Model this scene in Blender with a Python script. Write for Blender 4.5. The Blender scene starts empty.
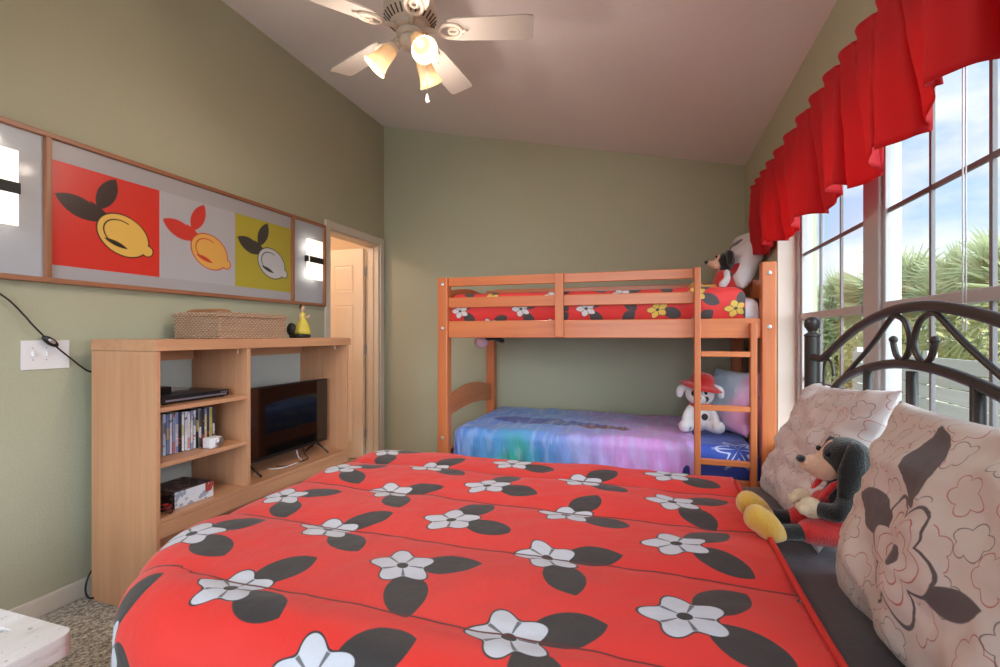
import bpy, bmesh, math, random
from mathutils import Vector, Matrix, noise as mnoise
random.seed(7)
PI = math.pi
SC = bpy.context.scene
COL = SC.collection
def R(a): return math.radians(a)

# ------------------------------------------------------------------ room constants (metres)
CAM = (2.468, 0.0, 1.19)
W, B, NEAR = 3.158, 4.05, -0.95          # right wall, far wall, wall behind the camera
ZL, ZR = 3.208, 2.490                    # ceiling height at the left and at the right wall
def ceil_z(x): return ZL + (ZR - ZL) * x / W

# ------------------------------------------------------------------ small node-expression helper
class E:
    def __init__(s, nt, v): s.nt, s.v = nt, v
    def _m(s, op, *a):
        n = s.nt.nodes.new('ShaderNodeMath'); n.operation = op
        for i, x in enumerate((s,) + a):
            x = x.v if isinstance(x, E) else x
            if isinstance(x, (int, float)): n.inputs[i].default_value = x
            else: s.nt.links.new(x, n.inputs[i])
        return E(s.nt, n.outputs[0])
    def __add__(s, o): return s._m('ADD', o)
    __radd__ = __add__
    def __sub__(s, o): return s._m('SUBTRACT', o)
    def __rsub__(s, o): return E(s.nt, float(o))._m('SUBTRACT', s)
    def __mul__(s, o): return s._m('MULTIPLY', o)
    __rmul__ = __mul__
    def __truediv__(s, o): return s._m('DIVIDE', o)
    def __neg__(s): return s._m('MULTIPLY', -1.0)
    def sin(s): return s._m('SINE')
    def cos(s): return s._m('COSINE')
    def abs(s): return s._m('ABSOLUTE')
    def sqrt(s): return s._m('SQRT')
    def floor(s): return s._m('FLOOR')
    def fract(s): return s._m('FRACT')
    def atan2(s, o): return s._m('ARCTAN2', o)
    def min(s, o): return s._m('MINIMUM', o)
    def max(s, o): return s._m('MAXIMUM', o)
    def mod(s, o): return s._m('FLOORED_MODULO', o)
    def lt(s, o): return s._m('LESS_THAN', o)
    def gt(s, o): return s._m('GREATER_THAN', o)
    def soft(s, w):                                # 1 inside (negative distance), 0 outside
        n = s.nt.nodes.new('ShaderNodeMapRange'); n.clamp = True
        s.nt.links.new(s.v, n.inputs[0])
        n.inputs[1].default_value = -w; n.inputs[2].default_value = w
        n.inputs[3].default_value = 1; n.inputs[4].default_value = 0
        return E(s.nt, n.outputs[0])
def hypot(a, b): return (a * a + b * b).sqrt()
def rot2(p, q, a):
    if isinstance(a, E): c, s = a.cos(), a.sin()
    else: c, s = math.cos(a), math.sin(a)
    return p * c + q * s, q * c - p * s
def vesica(p, q, cx, cy, ang, half, width):        # pointed leaf, signed distance
    p, q = rot2(p - cx, q - cy, ang)
    r = (half * half + width * width) / (2 * width); d = r - width
    return hypot(p, q - d).max(hypot(p, q + d)) - r
def lin(c):
    if isinstance(c, str): c = tuple(int(c[i:i+2], 16) / 255 for i in (0, 2, 4))
    return tuple((v / 12.92 if v <= .04045 else ((v + .055) / 1.055) ** 2.4) for v in c[:3]) + (1,)
def mixc(nt, f, a, b):
    n = nt.nodes.new('ShaderNodeMix'); n.data_type = 'RGBA'
    for sock, x in ((n.inputs[0], f), (n.inputs[6], a), (n.inputs[7], b)):
        x = x.v if isinstance(x, E) else x
        if isinstance(x, (int, float)): sock.default_value = x
        elif isinstance(x, tuple): sock.default_value = x
        else: nt.links.new(x, sock)
    return n.outputs[2]
def coords(nt, kind='Object'):
    t = nt.nodes.new('ShaderNodeTexCoord'); s = nt.nodes.new('ShaderNodeSeparateXYZ')
    nt.links.new(t.outputs[kind], s.inputs[0])
    return t.outputs[kind], [E(nt, s.outputs[i]) for i in range(3)]
def noise(nt, vec, scale, detail=2, stretch=None, rough=.5):
    if stretch:
        m = nt.nodes.new('ShaderNodeMapping'); m.inputs['Scale'].default_value = stretch
        nt.links.new(vec, m.inputs[0]); vec = m.outputs[0]
    n = nt.nodes.new('ShaderNodeTexNoise'); n.inputs['Scale'].default_value = scale
    n.inputs['Detail'].default_value = detail; n.inputs['Roughness'].default_value = rough
    nt.links.new(vec, n.inputs['Vector'])
    return E(nt, n.outputs[0])
def ramp(nt, f, stops):
    n = nt.nodes.new('ShaderNodeValToRGB'); el = n.color_ramp.elements
    while len(el) < len(stops): el.new(.5)
    for e, (p, c) in zip(el, stops): e.position = p; e.color = lin(c)
    nt.links.new(f.v if isinstance(f, E) else f, n.inputs[0]); return n.outputs[0]
def bump(nt, bsdf, h, strength=.3, dist=.002):
    n = nt.nodes.new('ShaderNodeBump'); n.inputs['Strength'].default_value = strength; n.inputs['Distance'].default_value = dist
    nt.links.new(h.v if isinstance(h, E) else h, n.inputs['Height']); nt.links.new(n.outputs[0], bsdf.inputs['Normal'])
def new_mat(name, rough=.5, metal=0, coat=0, sheen=0, spec=None):
    m = bpy.data.materials.new(name); m.use_nodes = True
    b = m.node_tree.nodes['Principled BSDF']
    b.inputs['Roughness'].default_value = rough; b.inputs['Metallic'].default_value = metal
    b.inputs['Coat Weight'].default_value = coat; b.inputs['Coat Roughness'].default_value = .08
    b.inputs['Sheen Weight'].default_value = sheen
    if spec is not None: b.inputs['Specular IOR Level'].default_value = spec
    return m, m.node_tree, b
def plain(name, c, rough=.5, metal=0, var=.06, nscale=30, bstr=0, bscale=200, bdist=.002, **k):
    m, nt, b = new_mat(name, rough, metal, **k)
    v, _ = coords(nt)
    n = noise(nt, v, nscale, 3)
    c = lin(c); lo = tuple(x * (1 - var) for x in c[:3]) + (1,); hi = tuple(min(1, x * (1 + var)) for x in c[:3]) + (1,)
    nt.links.new(mixc(nt, n, lo, hi), b.inputs['Base Color'])
    if bstr: bump(nt, b, noise(nt, v, bscale, 2), bstr, bdist)
    return m
def wood(name, c1, c2, axis, rough=.4, knots=0, coat=.1, scale=26):
    m, nt, b = new_mat(name, rough, coat=coat)
    v, (x, y, z) = coords(nt)
    st = [1, 1, 1]; st[axis] = .06
    n = noise(nt, v, scale, 5, tuple(st), .6)
    col = ramp(nt, n, [(.3, c1), (.62, c2)])
    st2 = [1, 1, 1]; st2[axis] = .02
    n2 = noise(nt, v, scale * 5, 2, tuple(st2))
    col = mixc(nt, n2 * .35, col, tuple(q * .72 for q in lin(c1)[:3]) + (1,))
    if knots:
        vo = nt.nodes.new('ShaderNodeTexVoronoi'); vo.inputs['Scale'].default_value = 6
        mp = nt.nodes.new('ShaderNodeMapping'); st3 = [1, 1, 1]; st3[axis] = .6; mp.inputs['Scale'].default_value = st3
        nt.links.new(v, mp.inputs[0]); nt.links.new(mp.outputs[0], vo.inputs['Vector'])
        k = (E(nt, vo.outputs['Distance']) - .075).soft(.03)
        col = mixc(nt, k * .75, col, lin('6b3216'))
    nt.links.new(col, b.inputs['Base Color'])
    bump(nt, b, n2, .08, .001)
    return m

# ------------------------------------------------------------------ mesh helpers
WL = {}                                             # world origin of every object
def box(bm, x0, x1, y0, y1, z0, z1, bev=0):
    r = bmesh.ops.create_cube(bm, size=1)
    vs = r['verts']
    for v in vs:
        v.co = Vector(((x0 + x1) / 2 + v.co.x * (x1 - x0), (y0 + y1) / 2 + v.co.y * (y1 - y0), (z0 + z1) / 2 + v.co.z * (z1 - z0)))
    if bev:
        es = list({e for v in vs for e in v.link_edges})
        bmesh.ops.bevel(bm, geom=es, offset=bev, segments=2, profile=.6, affect='EDGES')
    return bm
def frame_axes(d):
    d = d.normalized(); up = Vector((0, 0, 1)) if abs(d.z) < .9 else Vector((1, 0, 0))
    a = d.cross(up).normalized(); return a, d.cross(a).normalized()
def tube(bm, pts, r, seg=10, cap=True, closed=False):
    pts = [Vector(p) for p in pts]; n = len(pts); rings = []
    a = None
    for i, p in enumerate(pts):
        if closed: d = pts[(i + 1) % n] - pts[i - 1]
        else: d = pts[min(i + 1, n - 1)] - pts[max(i - 1, 0)]
        d.normalize()
        if a is None: a, b = frame_axes(d)
        else:
            a = (a - d * a.dot(d)).normalized(); b = d.cross(a)
        rr = r[i] if isinstance(r, (list, tuple)) else r
        rings.append([bm.verts.new(p + a * math.cos(2 * PI * k / seg) * rr + b * math.sin(2 * PI * k / seg) * rr) for k in range(seg)])
    for i in range(n if closed else n - 1):
        q0, q1 = rings[i], rings[(i + 1) % n]
        for k in range(seg):
            try: bm.faces.new((q0[k], q0[(k + 1) % seg], q1[(k + 1) % seg], q1[k]))
            except ValueError: pass
    if cap and not closed:
        bm.faces.new(rings[0][::-1]); bm.faces.new(rings[-1])
    return bm
def spline(pts, n=8):
    P = [Vector(p) for p in pts]; out = []
    for i in range(len(P) - 1):
        p0, p1, p2, p3 = P[max(i - 1, 0)], P[i], P[i + 1], P[min(i + 2, len(P) - 1)]
        for k in range(n):
            t = k / n
            out.append(.5 * ((2 * p1) + (p2 - p0) * t + (2 * p0 - 5 * p1 + 4 * p2 - p3) * t * t + (3 * p1 - p0 - 3 * p2 + p3) * t ** 3))
    out.append(P[-1]); return out
def lathe(bm, prof, origin, axis=(0, 0, 1), seg=28):
    o = Vector(origin); d = Vector(axis).normalized(); a, b = frame_axes(d); rings = []
    for r, h in prof:
        if r < 1e-6: rings.append([bm.verts.new(o + d * h)])
        else: rings.append([bm.verts.new(o + d * h + a * math.cos(2 * PI * k / seg) * r + b * math.sin(2 * PI * k / seg) * r) for k in range(seg)])
    for q0, q1 in zip(rings, rings[1:]):
        for k in range(seg):
            f = []
            for v in (q0[k % len(q0)], q0[(k + 1) % len(q0)], q1[(k + 1) % len(q1)], q1[k % len(q1)]):
                if v not in f: f.append(v)
            if len(f) > 2:
                try: bm.faces.new(f)
                except ValueError: pass
    bmesh.ops.recalc_face_normals(bm, faces=bm.faces)
    return bm
def blob(bm, c, r, rot=None, sub=3):
    q = bmesh.ops.create_icosphere(bm, subdivisions=sub, radius=1)
    M = Matrix.Translation(Vector(c)) @ (rot.to_4x4() if rot else Matrix()) @ Matrix.Diagonal((*(r if isinstance(r, (tuple, list)) else (r, r, r)), 1))
    bmesh.ops.transform(bm, matrix=M, verts=q['verts']); return bm
def limb(bm, pts, rs, sub=2):                       # tapered rounded limb
    P = spline(pts, 5); n = len(P); rr = []
    for i in range(n):
        t = i / (n - 1) * (len(rs) - 1); k = min(int(t), len(rs) - 2); rr.append(rs[k] + (rs[k + 1] - rs[k]) * (t - k))
    tube(bm, P, rr, 12)
    blob(bm, P[0], rr[0] * .99, sub=2); blob(bm, P[-1], rr[-1] * .99, sub=2); return bm
def obj(name, bm, m, parent=None, smooth=False, bevel=0, uv=None, at=None):
    if at is None:
        lo = [min(v.co[i] for v in bm.verts) for i in range(3)]; hi = [max(v.co[i] for v in bm.verts) for i in range(3)]
        at = Vector(((lo[0] + hi[0]) / 2, (lo[1] + hi[1]) / 2, lo[2]))
    at = Vector(at)
    bmesh.ops.translate(bm, verts=bm.verts, vec=-at)
    me = bpy.data.meshes.new(name); bm.to_mesh(me); bm.free()
    if smooth:
        for p in me.polygons: p.use_smooth = True
    me.materials.append(m)
    o = bpy.data.objects.new(name, me); COL.objects.link(o)
    WL[o.name] = at
    if parent: o.parent = parent; o.location = at - WL[parent.name]
    else: o.location = at
    if bevel:
        md = o.modifiers.new('edge', 'BEVEL'); md.width = bevel; md.segments = 2; md.limit_method = 'ANGLE'; md.angle_limit = R(40)
    return o
def autosmooth(o, ang=40):
    for p in o.data.polygons: p.use_smooth = True
    try: o.data.set_sharp_from_angle(angle=R(ang))
    except Exception: pass
    return o
def thing(name, label, cat, loc, group=None):
    o = bpy.data.objects.new(name, None); COL.objects.link(o); o.location = loc; o.empty_display_size = .1
    WL[o.name] = Vector(loc); return tag(o, label, cat, group)
def tag(o, label, cat, group=None):
    o['label'] = label; o['category'] = cat
    if group: o['group'] = group
    return o
def struct(o, label=None, cat=None):
    o['kind'] = 'structure'
    if label: o['label'] = label
    if cat: o['category'] = cat
    return o
def BM(): return bmesh.new()
def bx(*a, bev=0): return box(bmesh.new(), *a, bev=bev)
def remesh(o, vox, smooth=4):
    md = o.modifiers.new('skin', 'REMESH'); md.mode = 'VOXEL'; md.voxel_size = vox; md.use_smooth_shade = True
    ms = o.modifiers.new('soft', 'SMOOTH'); ms.iterations = smooth; ms.factor = .5
    return o
def fbm(x, y, z=0, o=3): return mnoise.fractal(Vector((x, y, z)), 1, 2, o)

# ------------------------------------------------------------------ materials
def wall_mat():
    m, nt, b = new_mat('sage_paint', .75)
    v, _ = coords(nt)
    n = noise(nt, v, 3, 2)
    nt.links.new(mixc(nt, n, lin('aaa78f'), lin('aeab93')), b.inputs['Base Color'])
    bump(nt, b, noise(nt, v, 120, 3), .35, .004); return m
M_WALL = wall_mat()
M_CEIL = plain('ceiling_paint', 'e6dfe0', .85, var=.02, bstr=.35, bscale=110, bdist=.004)
M_TRIM = plain('trim_paint', 'cfc5b8', .45, var=.02)
M_DOOR = plain('door_paint', 'ead9c4', .5, var=.02)
M_HALL = plain('hall_paint', 'e3cdb0', .8, var=.02)
def carpet_mat():
    m, nt, b = new_mat('carpet', .95, sheen=.2)
    v, _ = coords(nt)
    n = noise(nt, v, 85, 3, rough=.7)
    nt.links.new(ramp(nt, n, [(.36, '574e44'), (.5, 'a89c8c'), (.64, 'ded2c2')]), b.inputs['Base Color'])
    bump(nt, b, n, .9, .01); return m
M_CARPET = carpet_mat()
M_WIN = plain('window_vinyl', 'b2adae', .4, var=.02)
M_MUNTIN = plain('window_grid_backlit', '70686a', .45, var=.03)  # backlit darkness of the grid bars put into their base colour
M_OAKX = wood('stand_oak_x', 'c08a66', 'd09a74', 0); M_OAKY = wood('stand_oak_y', 'c08a66', 'd09a74', 1); M_OAKZ = wood('stand_oak_z', 'c08a66', 'd09a74', 2)
M_PINEX = wood('bunk_pine_x', 'bf6538', 'd57c47', 0, .38, 1, .15, 18); M_PINEY = wood('bunk_pine_y', 'bf6538', 'd57c47', 1, .38, 1, .15, 18); M_PINEZ = wood('bunk_pine_z', 'bf6538', 'd57c47', 2, .38, 1, .15, 18)
M_FRAMEY = wood('art_frame_y', '8a563c', 'a56e50', 1, .4); M_FRAMEZ = wood('art_frame_z', '8a563c', 'a56e50', 2, .4)
M_GREYB = plain('grey_backboard', 'b6b6b0', .7, var=.03)
M_IRON = plain('dark_iron', '3a3635', .38, .25, var=.1)
M_BLACK = plain('black_plastic', '141416', .35, var=.1)
M_BLACKM = plain('black_matte', '1b1a1a', .6, var=.1)
M_SCREEN = plain('tv_screen', '0b0a0b', .06, var=.02, spec=.6, coat=.4)
M_WHITEP = plain('white_plastic', 'e0dcdf', .35, var=.02)
M_BACKING = plain('panel_white', 'a9abb3', .5, var=.02, coat=.15)
M_SILVER = plain('silver_metal', 'b8b8bb', .3, .9, var=.05)
M_FANW = plain('fan_white', 'd8cabd', .35, var=.02)
M_FANG = plain('fan_vent_dark', '5b4e46', .5, var=.05)
M_BLADE = plain('fan_blade', 'b7aea8', .45, var=.03)
M_SHEETB = plain('black_sheet', '48444a', .42, var=.06, bstr=.15, bscale=60, bdist=.01, sheen=.1)
M_SHEETW = plain('white_sheet', 'd9cfd4', .7, var=.03, bstr=.2, bscale=40, bdist=.01)
M_VINYLBASE = plain('bed_base_fabric', '55504d', .8)
M_WASH = None

def motif_mat(name, base, white, dark, dx, dy, ox, oyE, oyO, k=1.0, accent=None, wrinkle=.3, rough=.62, seam_shade=None):
    """scattered pale blossoms with dark pointed leaves, repeating on a staggered lattice of the cloth's own UV (metres)"""
    m, nt, b = new_mat(name, rough, sheen=.12)
    uvv, (u, v, _) = coords(nt, 'UV')
    i = ((u - ox) / dx + .5).floor(); p = u - ox - i * dx
    par = i.mod(2.0)
    vo = v - (par * (oyO - oyE) + oyE)
    j = (vo / dy + .5).floor(); q = vo - j * dy
    h = ((i * 12.9 + j * 78.23 + 3.1).sin() * 437.58).fract()
    p, q = rot2(p, q, (h - .5) * 1.0)
    p = p / k; q = q / k
    l1 = vesica(p, q, .045, .075, R(42), .078, .046)
    l2 = vesica(p, q, .06, -.062, R(-38), .078, .046)
    cx = p + .035; cy = q - .004
    th = cy.atan2(cx * .8); rad = hypot(cx * .8, cy)
    blossom = rad - (((th * 5.0 + h * 6).cos() * .012) + .058)
    edge = blossom.abs() - .0022
    vein = (((th * 5.0 + h * 6).cos() * -1.0 - .93) * -.02).max((rad - .042).max(.014 - rad)) - .0006
    core = hypot(cx * .8, cy) - .012
    col = mixc(nt, l1.min(l2).soft(.0012), lin(base), lin(dark))
    wcol = lin(white)
    if accent: wcol = mixc(nt, h.gt(.62), lin(white), lin(accent))
    col = mixc(nt, blossom.soft(.0012), col, wcol)
    col = mixc(nt, edge.min(core).soft(.001), col, lin(dark))
    col = mixc(nt, vein.soft(.001) * .8, col, lin(dark))
    if seam_shade:  # dark seam line painted in for the shade of the quilting grooves
        t = ((v - seam_shade[0]) / seam_shade[1] + .5).fract() - .5
        col = mixc(nt, (t.abs() * seam_shade[1] - .0028).soft(.0012), col, lin('5a1614'))
    nt.links.new(col, b.inputs['Base Color'])
    bump(nt, b, noise(nt, uvv, 9, 4), wrinkle, .03)
    return m
M_COMF = motif_mat('comforter_print', 'd62922', 'c2c2cc', '2f292a', .325, .335, 1.27, .015, .18, k=1.06, seam_shade=(.20, .335))
M_BUNKRED = motif_mat('bunk_print', 'd93433', 'd6d0d4', '4a4446', .21, .19, 1.27, .015, .10, k=.72, accent='dcb554')

def pillow_mat(name, base, big=False):
    m, nt, b = new_mat(name, .75, sheen=.15)
    uvv, (u, v, _) = coords(nt, 'UV')
    col = lin(base)
    for s, (ox, oy, cc, rr) in enumerate(((0, 0, 'b0504a', .036), (.055, .06, '5d5254', .031))):
        d = .118
        i = ((u - ox) / d + .5).floor(); j = ((v - oy) / d + .5).floor()
        h = ((i * 17.3 + j * 51.7 + s * 9.1).sin() * 437.58).fract(); h2 = (h * 57.31).fract()
        p = u - ox - i * d - (h - .5) * .03; q = v - oy - j * d - (h2 - .5) * .03
        th = q.atan2(p); rad = hypot(p, q)
        line = (rad - rr * ((th * 2.5 + h * 9).cos().abs() * .36 + .72)).abs() - .0011
        msk = line.soft(.0008) * .85
        col = mixc(nt, msk, col, lin(cc))
    if big:
        p, q = (u - .025) / 1.2, (v + .02) / 1.2
        l1 = vesica(p, q, -.115, .02, R(172), .075, .036); l2 = vesica(p, q, -.03, .13, R(112), .08, .036); l3 = vesica(p, q, .125, -.03, R(20), .05, .02)
        cx, cy = p, q + .02
        th = cy.atan2(cx); rad = hypot(cx, cy)
        bl = rad - ((th * 3.0).cos().abs() * .036 + .062)
        col = mixc(nt, (bl - .012).soft(.001), col, lin(base))
        col = mixc(nt, l1.min(l2).min(l3).soft(.001), col, lin('5a5052'))
        col = mixc(nt, bl.soft(.001), col, lin(base))
        col = mixc(nt, (bl.abs() - .0034).soft(.001), col, lin('5a5052'))
        for f_ in (.72, .45):
            col = mixc(nt, ((rad - ((th * 3.0).cos().abs() * .036 + .062) * f_).abs() - .0012).soft(.001), col, lin('b0504a'))
        col = mixc(nt, (rad - .017).soft(.001), col, lin('5a5052'))
    nt.links.new(col, b.inputs['Base Color'])
    bump(nt, b, noise(nt, uvv, 10, 4), .35, .02)
    return m
M_PILL = pillow_mat('pillowcase_print', 'cfc0c0'); M_PILLB = pillow_mat('pillowcase_print_big', 'd3c3bd', True)

def blanket_mat():
    m, nt, b = new_mat('blanket_print', .6, sheen=.2)
    uvv, (u, v, _) = coords(nt, 'UV')
    n = noise(nt, uvv, 3.2, 4); n2 = noise(nt, uvv, 9, 3)
    t = (u - 1.17) / 1.9 + (n - .5) * .35
    front = (3.10 - v - (n - .5) * .25) * 4
    c1 = ramp(nt, t, [(.0, '5a80dc'), (.14, '55a0dc'), (.24, '30b49c'), (.34, '5098e0'), (.48, '98aaf2'), (.6, 'dca0ec'), (.8, 'dc9ce8'), (.95, '8078dc')])
    c2 = ramp(nt, t, [(.0, '5080e0'), (.3, '6a9ae4'), (.5, '9a90dc'), (.7, 'd094d6'), (1, 'a484d4')])
    col = mixc(nt, front._m('MINIMUM', 1.0)._m('MAXIMUM', 0.0), c2, c1)
    band = vesica(u + (n2 - .5) * .06, v, 1.75, 3.36, R(-3), .42, .12)
    col = mixc(nt, band.soft(.01), col, lin('2b3aa0'))
    band2 = vesica(u + (n2 - .5) * .1, v + (n - .5) * .2, 2.15, 3.26, R(-6), .2, .06)
    col = mixc(nt, band2.soft(.01), col, lin('7c3450'))
    st = noise(nt, uvv, 22, 2, (1, .18, 1))
    col = mixc(nt, (.56 - st).soft(.05) * .3, col, lin('b9cdf2'))
    nt.links.new(col, b.inputs['Base Color'])
    bump(nt, b, noise(nt, uvv, 11, 4, (1, .4, 1)), .6, .03)
    return m
def flourish_mat():
    m, nt, b = new_mat('blue_flourish', .6, sheen=.2)
    uvv, (u, v, _) = coords(nt, 'UV')
    d = .34
    p = u - 2.94; q = v - 2.98
    th = q.atan2(p); rad = hypot(p, q)
    arm = ((th * 3.0).sin().abs() - .16).max(rad - .12) 
    ring = ((th * 6.0).cos() * .03 + .085 - rad).abs() - .008
    f = arm.soft(.05).max(ring.soft(.003)) * (rad - .14).soft(.004)
    col = mixc(nt, f * .9, lin('3552b8'), lin('d4dcf4'))
    nt.links.new(col, b.inputs['Base Color']); bump(nt, b, noise(nt, uvv, 14, 3), .4, .02)
    return m

def art_mat():
    m, nt, b = new_mat('art_prints', .35, coat=.7)
    b.inputs['Coat Roughness'].default_value = .04
    v, (x, y, z) = coords(nt)
    Y = y + .71; Wd = .4733
    i = (Y / Wd).floor(); p = Y / Wd - i; q = (z - .058) / .452
    def three(a, b_, c): return mixc(nt, i.gt(1.5), mixc(nt, i.gt(.5), lin(a), lin(b_)), lin(c))
    bg = three('cf2f24', 'aeacb2', 'ad9f32'); dk = three('33211f', 'c8352c', '37322f'); fr = three('e0b457', 'dba552', 'bdbcc2'); ol = three('241817', 'c0352c', '2b2725')
    l1 = vesica(p, q, .24, .60, R(158), .22, .10); l2 = vesica(p, q, .47, .80, R(66), .20, .085)
    stem = vesica(p, q, .42, .60, R(-40), .14, .03)
    a, c = rot2(p - .63, q - .40, R(-28))
    body = hypot(a * .8, c) - .205
    tip = hypot(a - .27, c) - .055
    lem = body.min(tip)
    cut = ((a + .05) * -1.0).max(hypot(a * .8 + .01, c * 1.05) - .15)
    ribs = ((a * 60).sin().abs() - .22) * .01
    art = mixc(nt, l1.min(l2).min(stem).soft(.004), bg, dk)
    art = mixc(nt, (lem - .012).soft(.004), art, ol)
    art = mixc(nt, lem.soft(.004), art, fr)
    art = mixc(nt, ((hypot(a * .8 + .02, c * 1.02) - .14).abs() - .006).max(a + .02).soft(.003), art, ol)
    art = mixc(nt, (vesica(a, c, -.02, -.12, R(8), .12, .025)).soft(.003), art, ol)
    inside = q.gt(0.0) * q.lt(1.0)
    col = mixc(nt, inside, lin('a5a1a5'), art)
    nt.links.new(col, b.inputs['Base Color'])
    return m

def emit_mat(name, c, s, base='ffffff', rough=.3):
    m, nt, b = new_mat(name, rough)
    b.inputs['Base Color'].default_value = lin(base); b.inputs['Emission Color'].default_value = lin(c); b.inputs['Emission Strength'].default_value = s
    v, _ = coords(nt); n = noise(nt, v, 40, 2)
    nt.links.new(mixc(nt, n, lin(c), tuple(x * .96 for x in lin(c)[:3]) + (1,)), b.inputs['Emission Color'])
    return m
def glass_mat():
    m = bpy.data.materials.new('window_glass'); m.use_nodes = True; nt = m.node_tree
    for n in list(nt.nodes): nt.nodes.remove(n)
    o = nt.nodes.new('ShaderNodeOutputMaterial'); t = nt.nodes.new('ShaderNodeBsdfTransparent'); g = nt.nodes.new('ShaderNodeBsdfGlossy')
    g.inputs['Roughness'].default_value = .02; t.inputs[0].default_value = (.95, .97, .97, 1)
    f = nt.nodes.new('ShaderNodeFresnel'); f.inputs[0].default_value = 1.3
    mx = nt.nodes.new('ShaderNodeMixShader'); ge = nt.nodes.new('ShaderNodeNewGeometry'); ff = E(nt, f.outputs[0]) * (1 - E(nt, ge.outputs['Backfacing'])); nt.links.new(ff.v, mx.inputs[0]); nt.links.new(t.outputs[0], mx.inputs[1]); nt.links.new(g.outputs[0], mx.inputs[2]); nt.links.new(mx.outputs[0], o.inputs[0])
    return m
M_GLASS = glass_mat()
def translucent_mat(name, c, amt, rough=.7, bs=0, weave=300, em=0, emc='ffffff'):
    m, nt, b = new_mat(name, rough, sheen=.1)
    v, _ = coords(nt); n = noise(nt, v, 14, 3)
    cl = lin(c); col = mixc(nt, n, tuple(x * .92 for x in cl[:3]) + (1,), cl)
    nt.links.new(col, b.inputs['Base Color'])
    if em:
        b.inputs['Emission Color'].default_value = lin(emc); b.inputs['Emission Strength'].default_value = em
    t = nt.nodes.new('ShaderNodeBsdfTranslucent'); nt.links.new(col, t.inputs[0])
    mx = nt.nodes.new('ShaderNodeMixShader'); mx.inputs[0].default_value = amt
    out = [q for q in nt.nodes if q.type == 'OUTPUT_MATERIAL'][0]
    nt.links.new(b.outputs[0], mx.inputs[1]); nt.links.new(t.outputs[0], mx.inputs[2]); nt.links.new(mx.outputs[0], out.inputs[0])
    if bs: bump(nt, b, noise(nt, v, weave, 2), bs, .002)
    return m
def fur(name, c, var=.35):
    m, nt, b = new_mat(name, .9, sheen=.5)
    v, _ = coords(nt); n = noise(nt, v, 160, 3, rough=.7); c = lin(c)
    nt.links.new(mixc(nt, n, tuple(x * (1 - var) for x in c[:3]) + (1,), tuple(min(1, x * (1 + var)) for x in c[:3]) + (1,)), b.inputs['Base Color'])
    bump(nt, b, n, .8, .006); return m
F_BLACK = fur('plush_black', '100e0f', .5); F_PEACH = fur('plush_peach', 'e0b195', .06); F_CREAM = fur('plush_cream', 'e3cfae', .08)
F_YEL = fur('plush_yellow', 'd9a93f', .1); F_RED = fur('plush_red', 'd01f1f', .12); F_WHITE = fur('plush_white', 'e6dfe2', .06)
M_EYE = plain('plush_eye', '0d0c0d', .15)
M_PINK = plain('pink_felt', 'dba9b8', .9)

# ================================================================== ROOM SHELL
T = .12
struct(obj('floor', bx(-.02, W + .2, NEAR - .1, B + .1, -.1, 0), M_CARPET))
DOOR0, DOOR1, DOORH = 3.225, 3.965, 2.045
bm = BM()
def slab_profile(bm, x0, x1, poly, axis):           # extrude a polygon
    if axis == 'x': a = [bm.verts.new((x0, p, q)) for p, q in poly]; b = [bm.verts.new((x1, p, q)) for p, q in poly]
    else: a = [bm.verts.new((p, x0, q)) for p, q in poly]; b = [bm.verts.new((p, x1, q)) for p, q in poly]
    n = len(poly); bm.faces.new(a); bm.faces.new(b[::-1])
    for i in range(n): bm.faces.new((a[i], b[i], b[(i + 1) % n], a[(i + 1) % n]))
    bmesh.ops.recalc_face_normals(bm, faces=bm.faces); return bm
slab_profile(bm, -T, 0, [(NEAR, 0), (DOOR0, 0), (DOOR0, DOORH), (DOOR1, DOORH), (DOOR1, 0), (B + .12, 0), (B + .12, ZL + .02), (NEAR, ZL + .02)], 'x')
struct(obj('wall_left', bm, M_WALL))
struct(obj('wall_back', slab_profile(BM(), B, B + .12, [(0, 0), (W + .2, 0), (W + .2, ceil_z(W + .2)), (0, ZL + .02)], 'y'), M_WALL))
# wall behind the camera, with a wide window added to let in fill daylight
NW0, NW1, NWZ0, NWZ1 = .5, 2.9, .5, 2.3
bm = BM()
for poly in ([(-T, 0), (NW0, 0), (NW0, ceil_z(NW0)), (-T, ZL)], [(NW1, 0), (W + .2, 0), (W + .2, ceil_z(W + .2)), (NW1, ceil_z(NW1))],
             [(NW0, 0), (NW1, 0), (NW1, NWZ0), (NW0, NWZ0)], [(NW0, NWZ1), (NW1, NWZ1), (NW1, ceil_z(NW1)), (NW0, ceil_z(NW0))]):
    slab_profile(bm, NEAR - .12, NEAR, poly, 'y')
struct(obj('wall_near', bm, M_WALL))
bm = BM()
for x in (NW0, (NW0 + NW1) / 2 - .03, NW1 - .06): box(bm, x, x + .06, NEAR - .1, NEAR - .03, NWZ0, NWZ1)
for z in (NWZ0, (NWZ0 + NWZ1) / 2, NWZ1 - .06): box(bm, NW0, NW1, NEAR - .1, NEAR - .03, z, z + .06)
struct(obj('window_2', bm, M_WIN))
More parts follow.
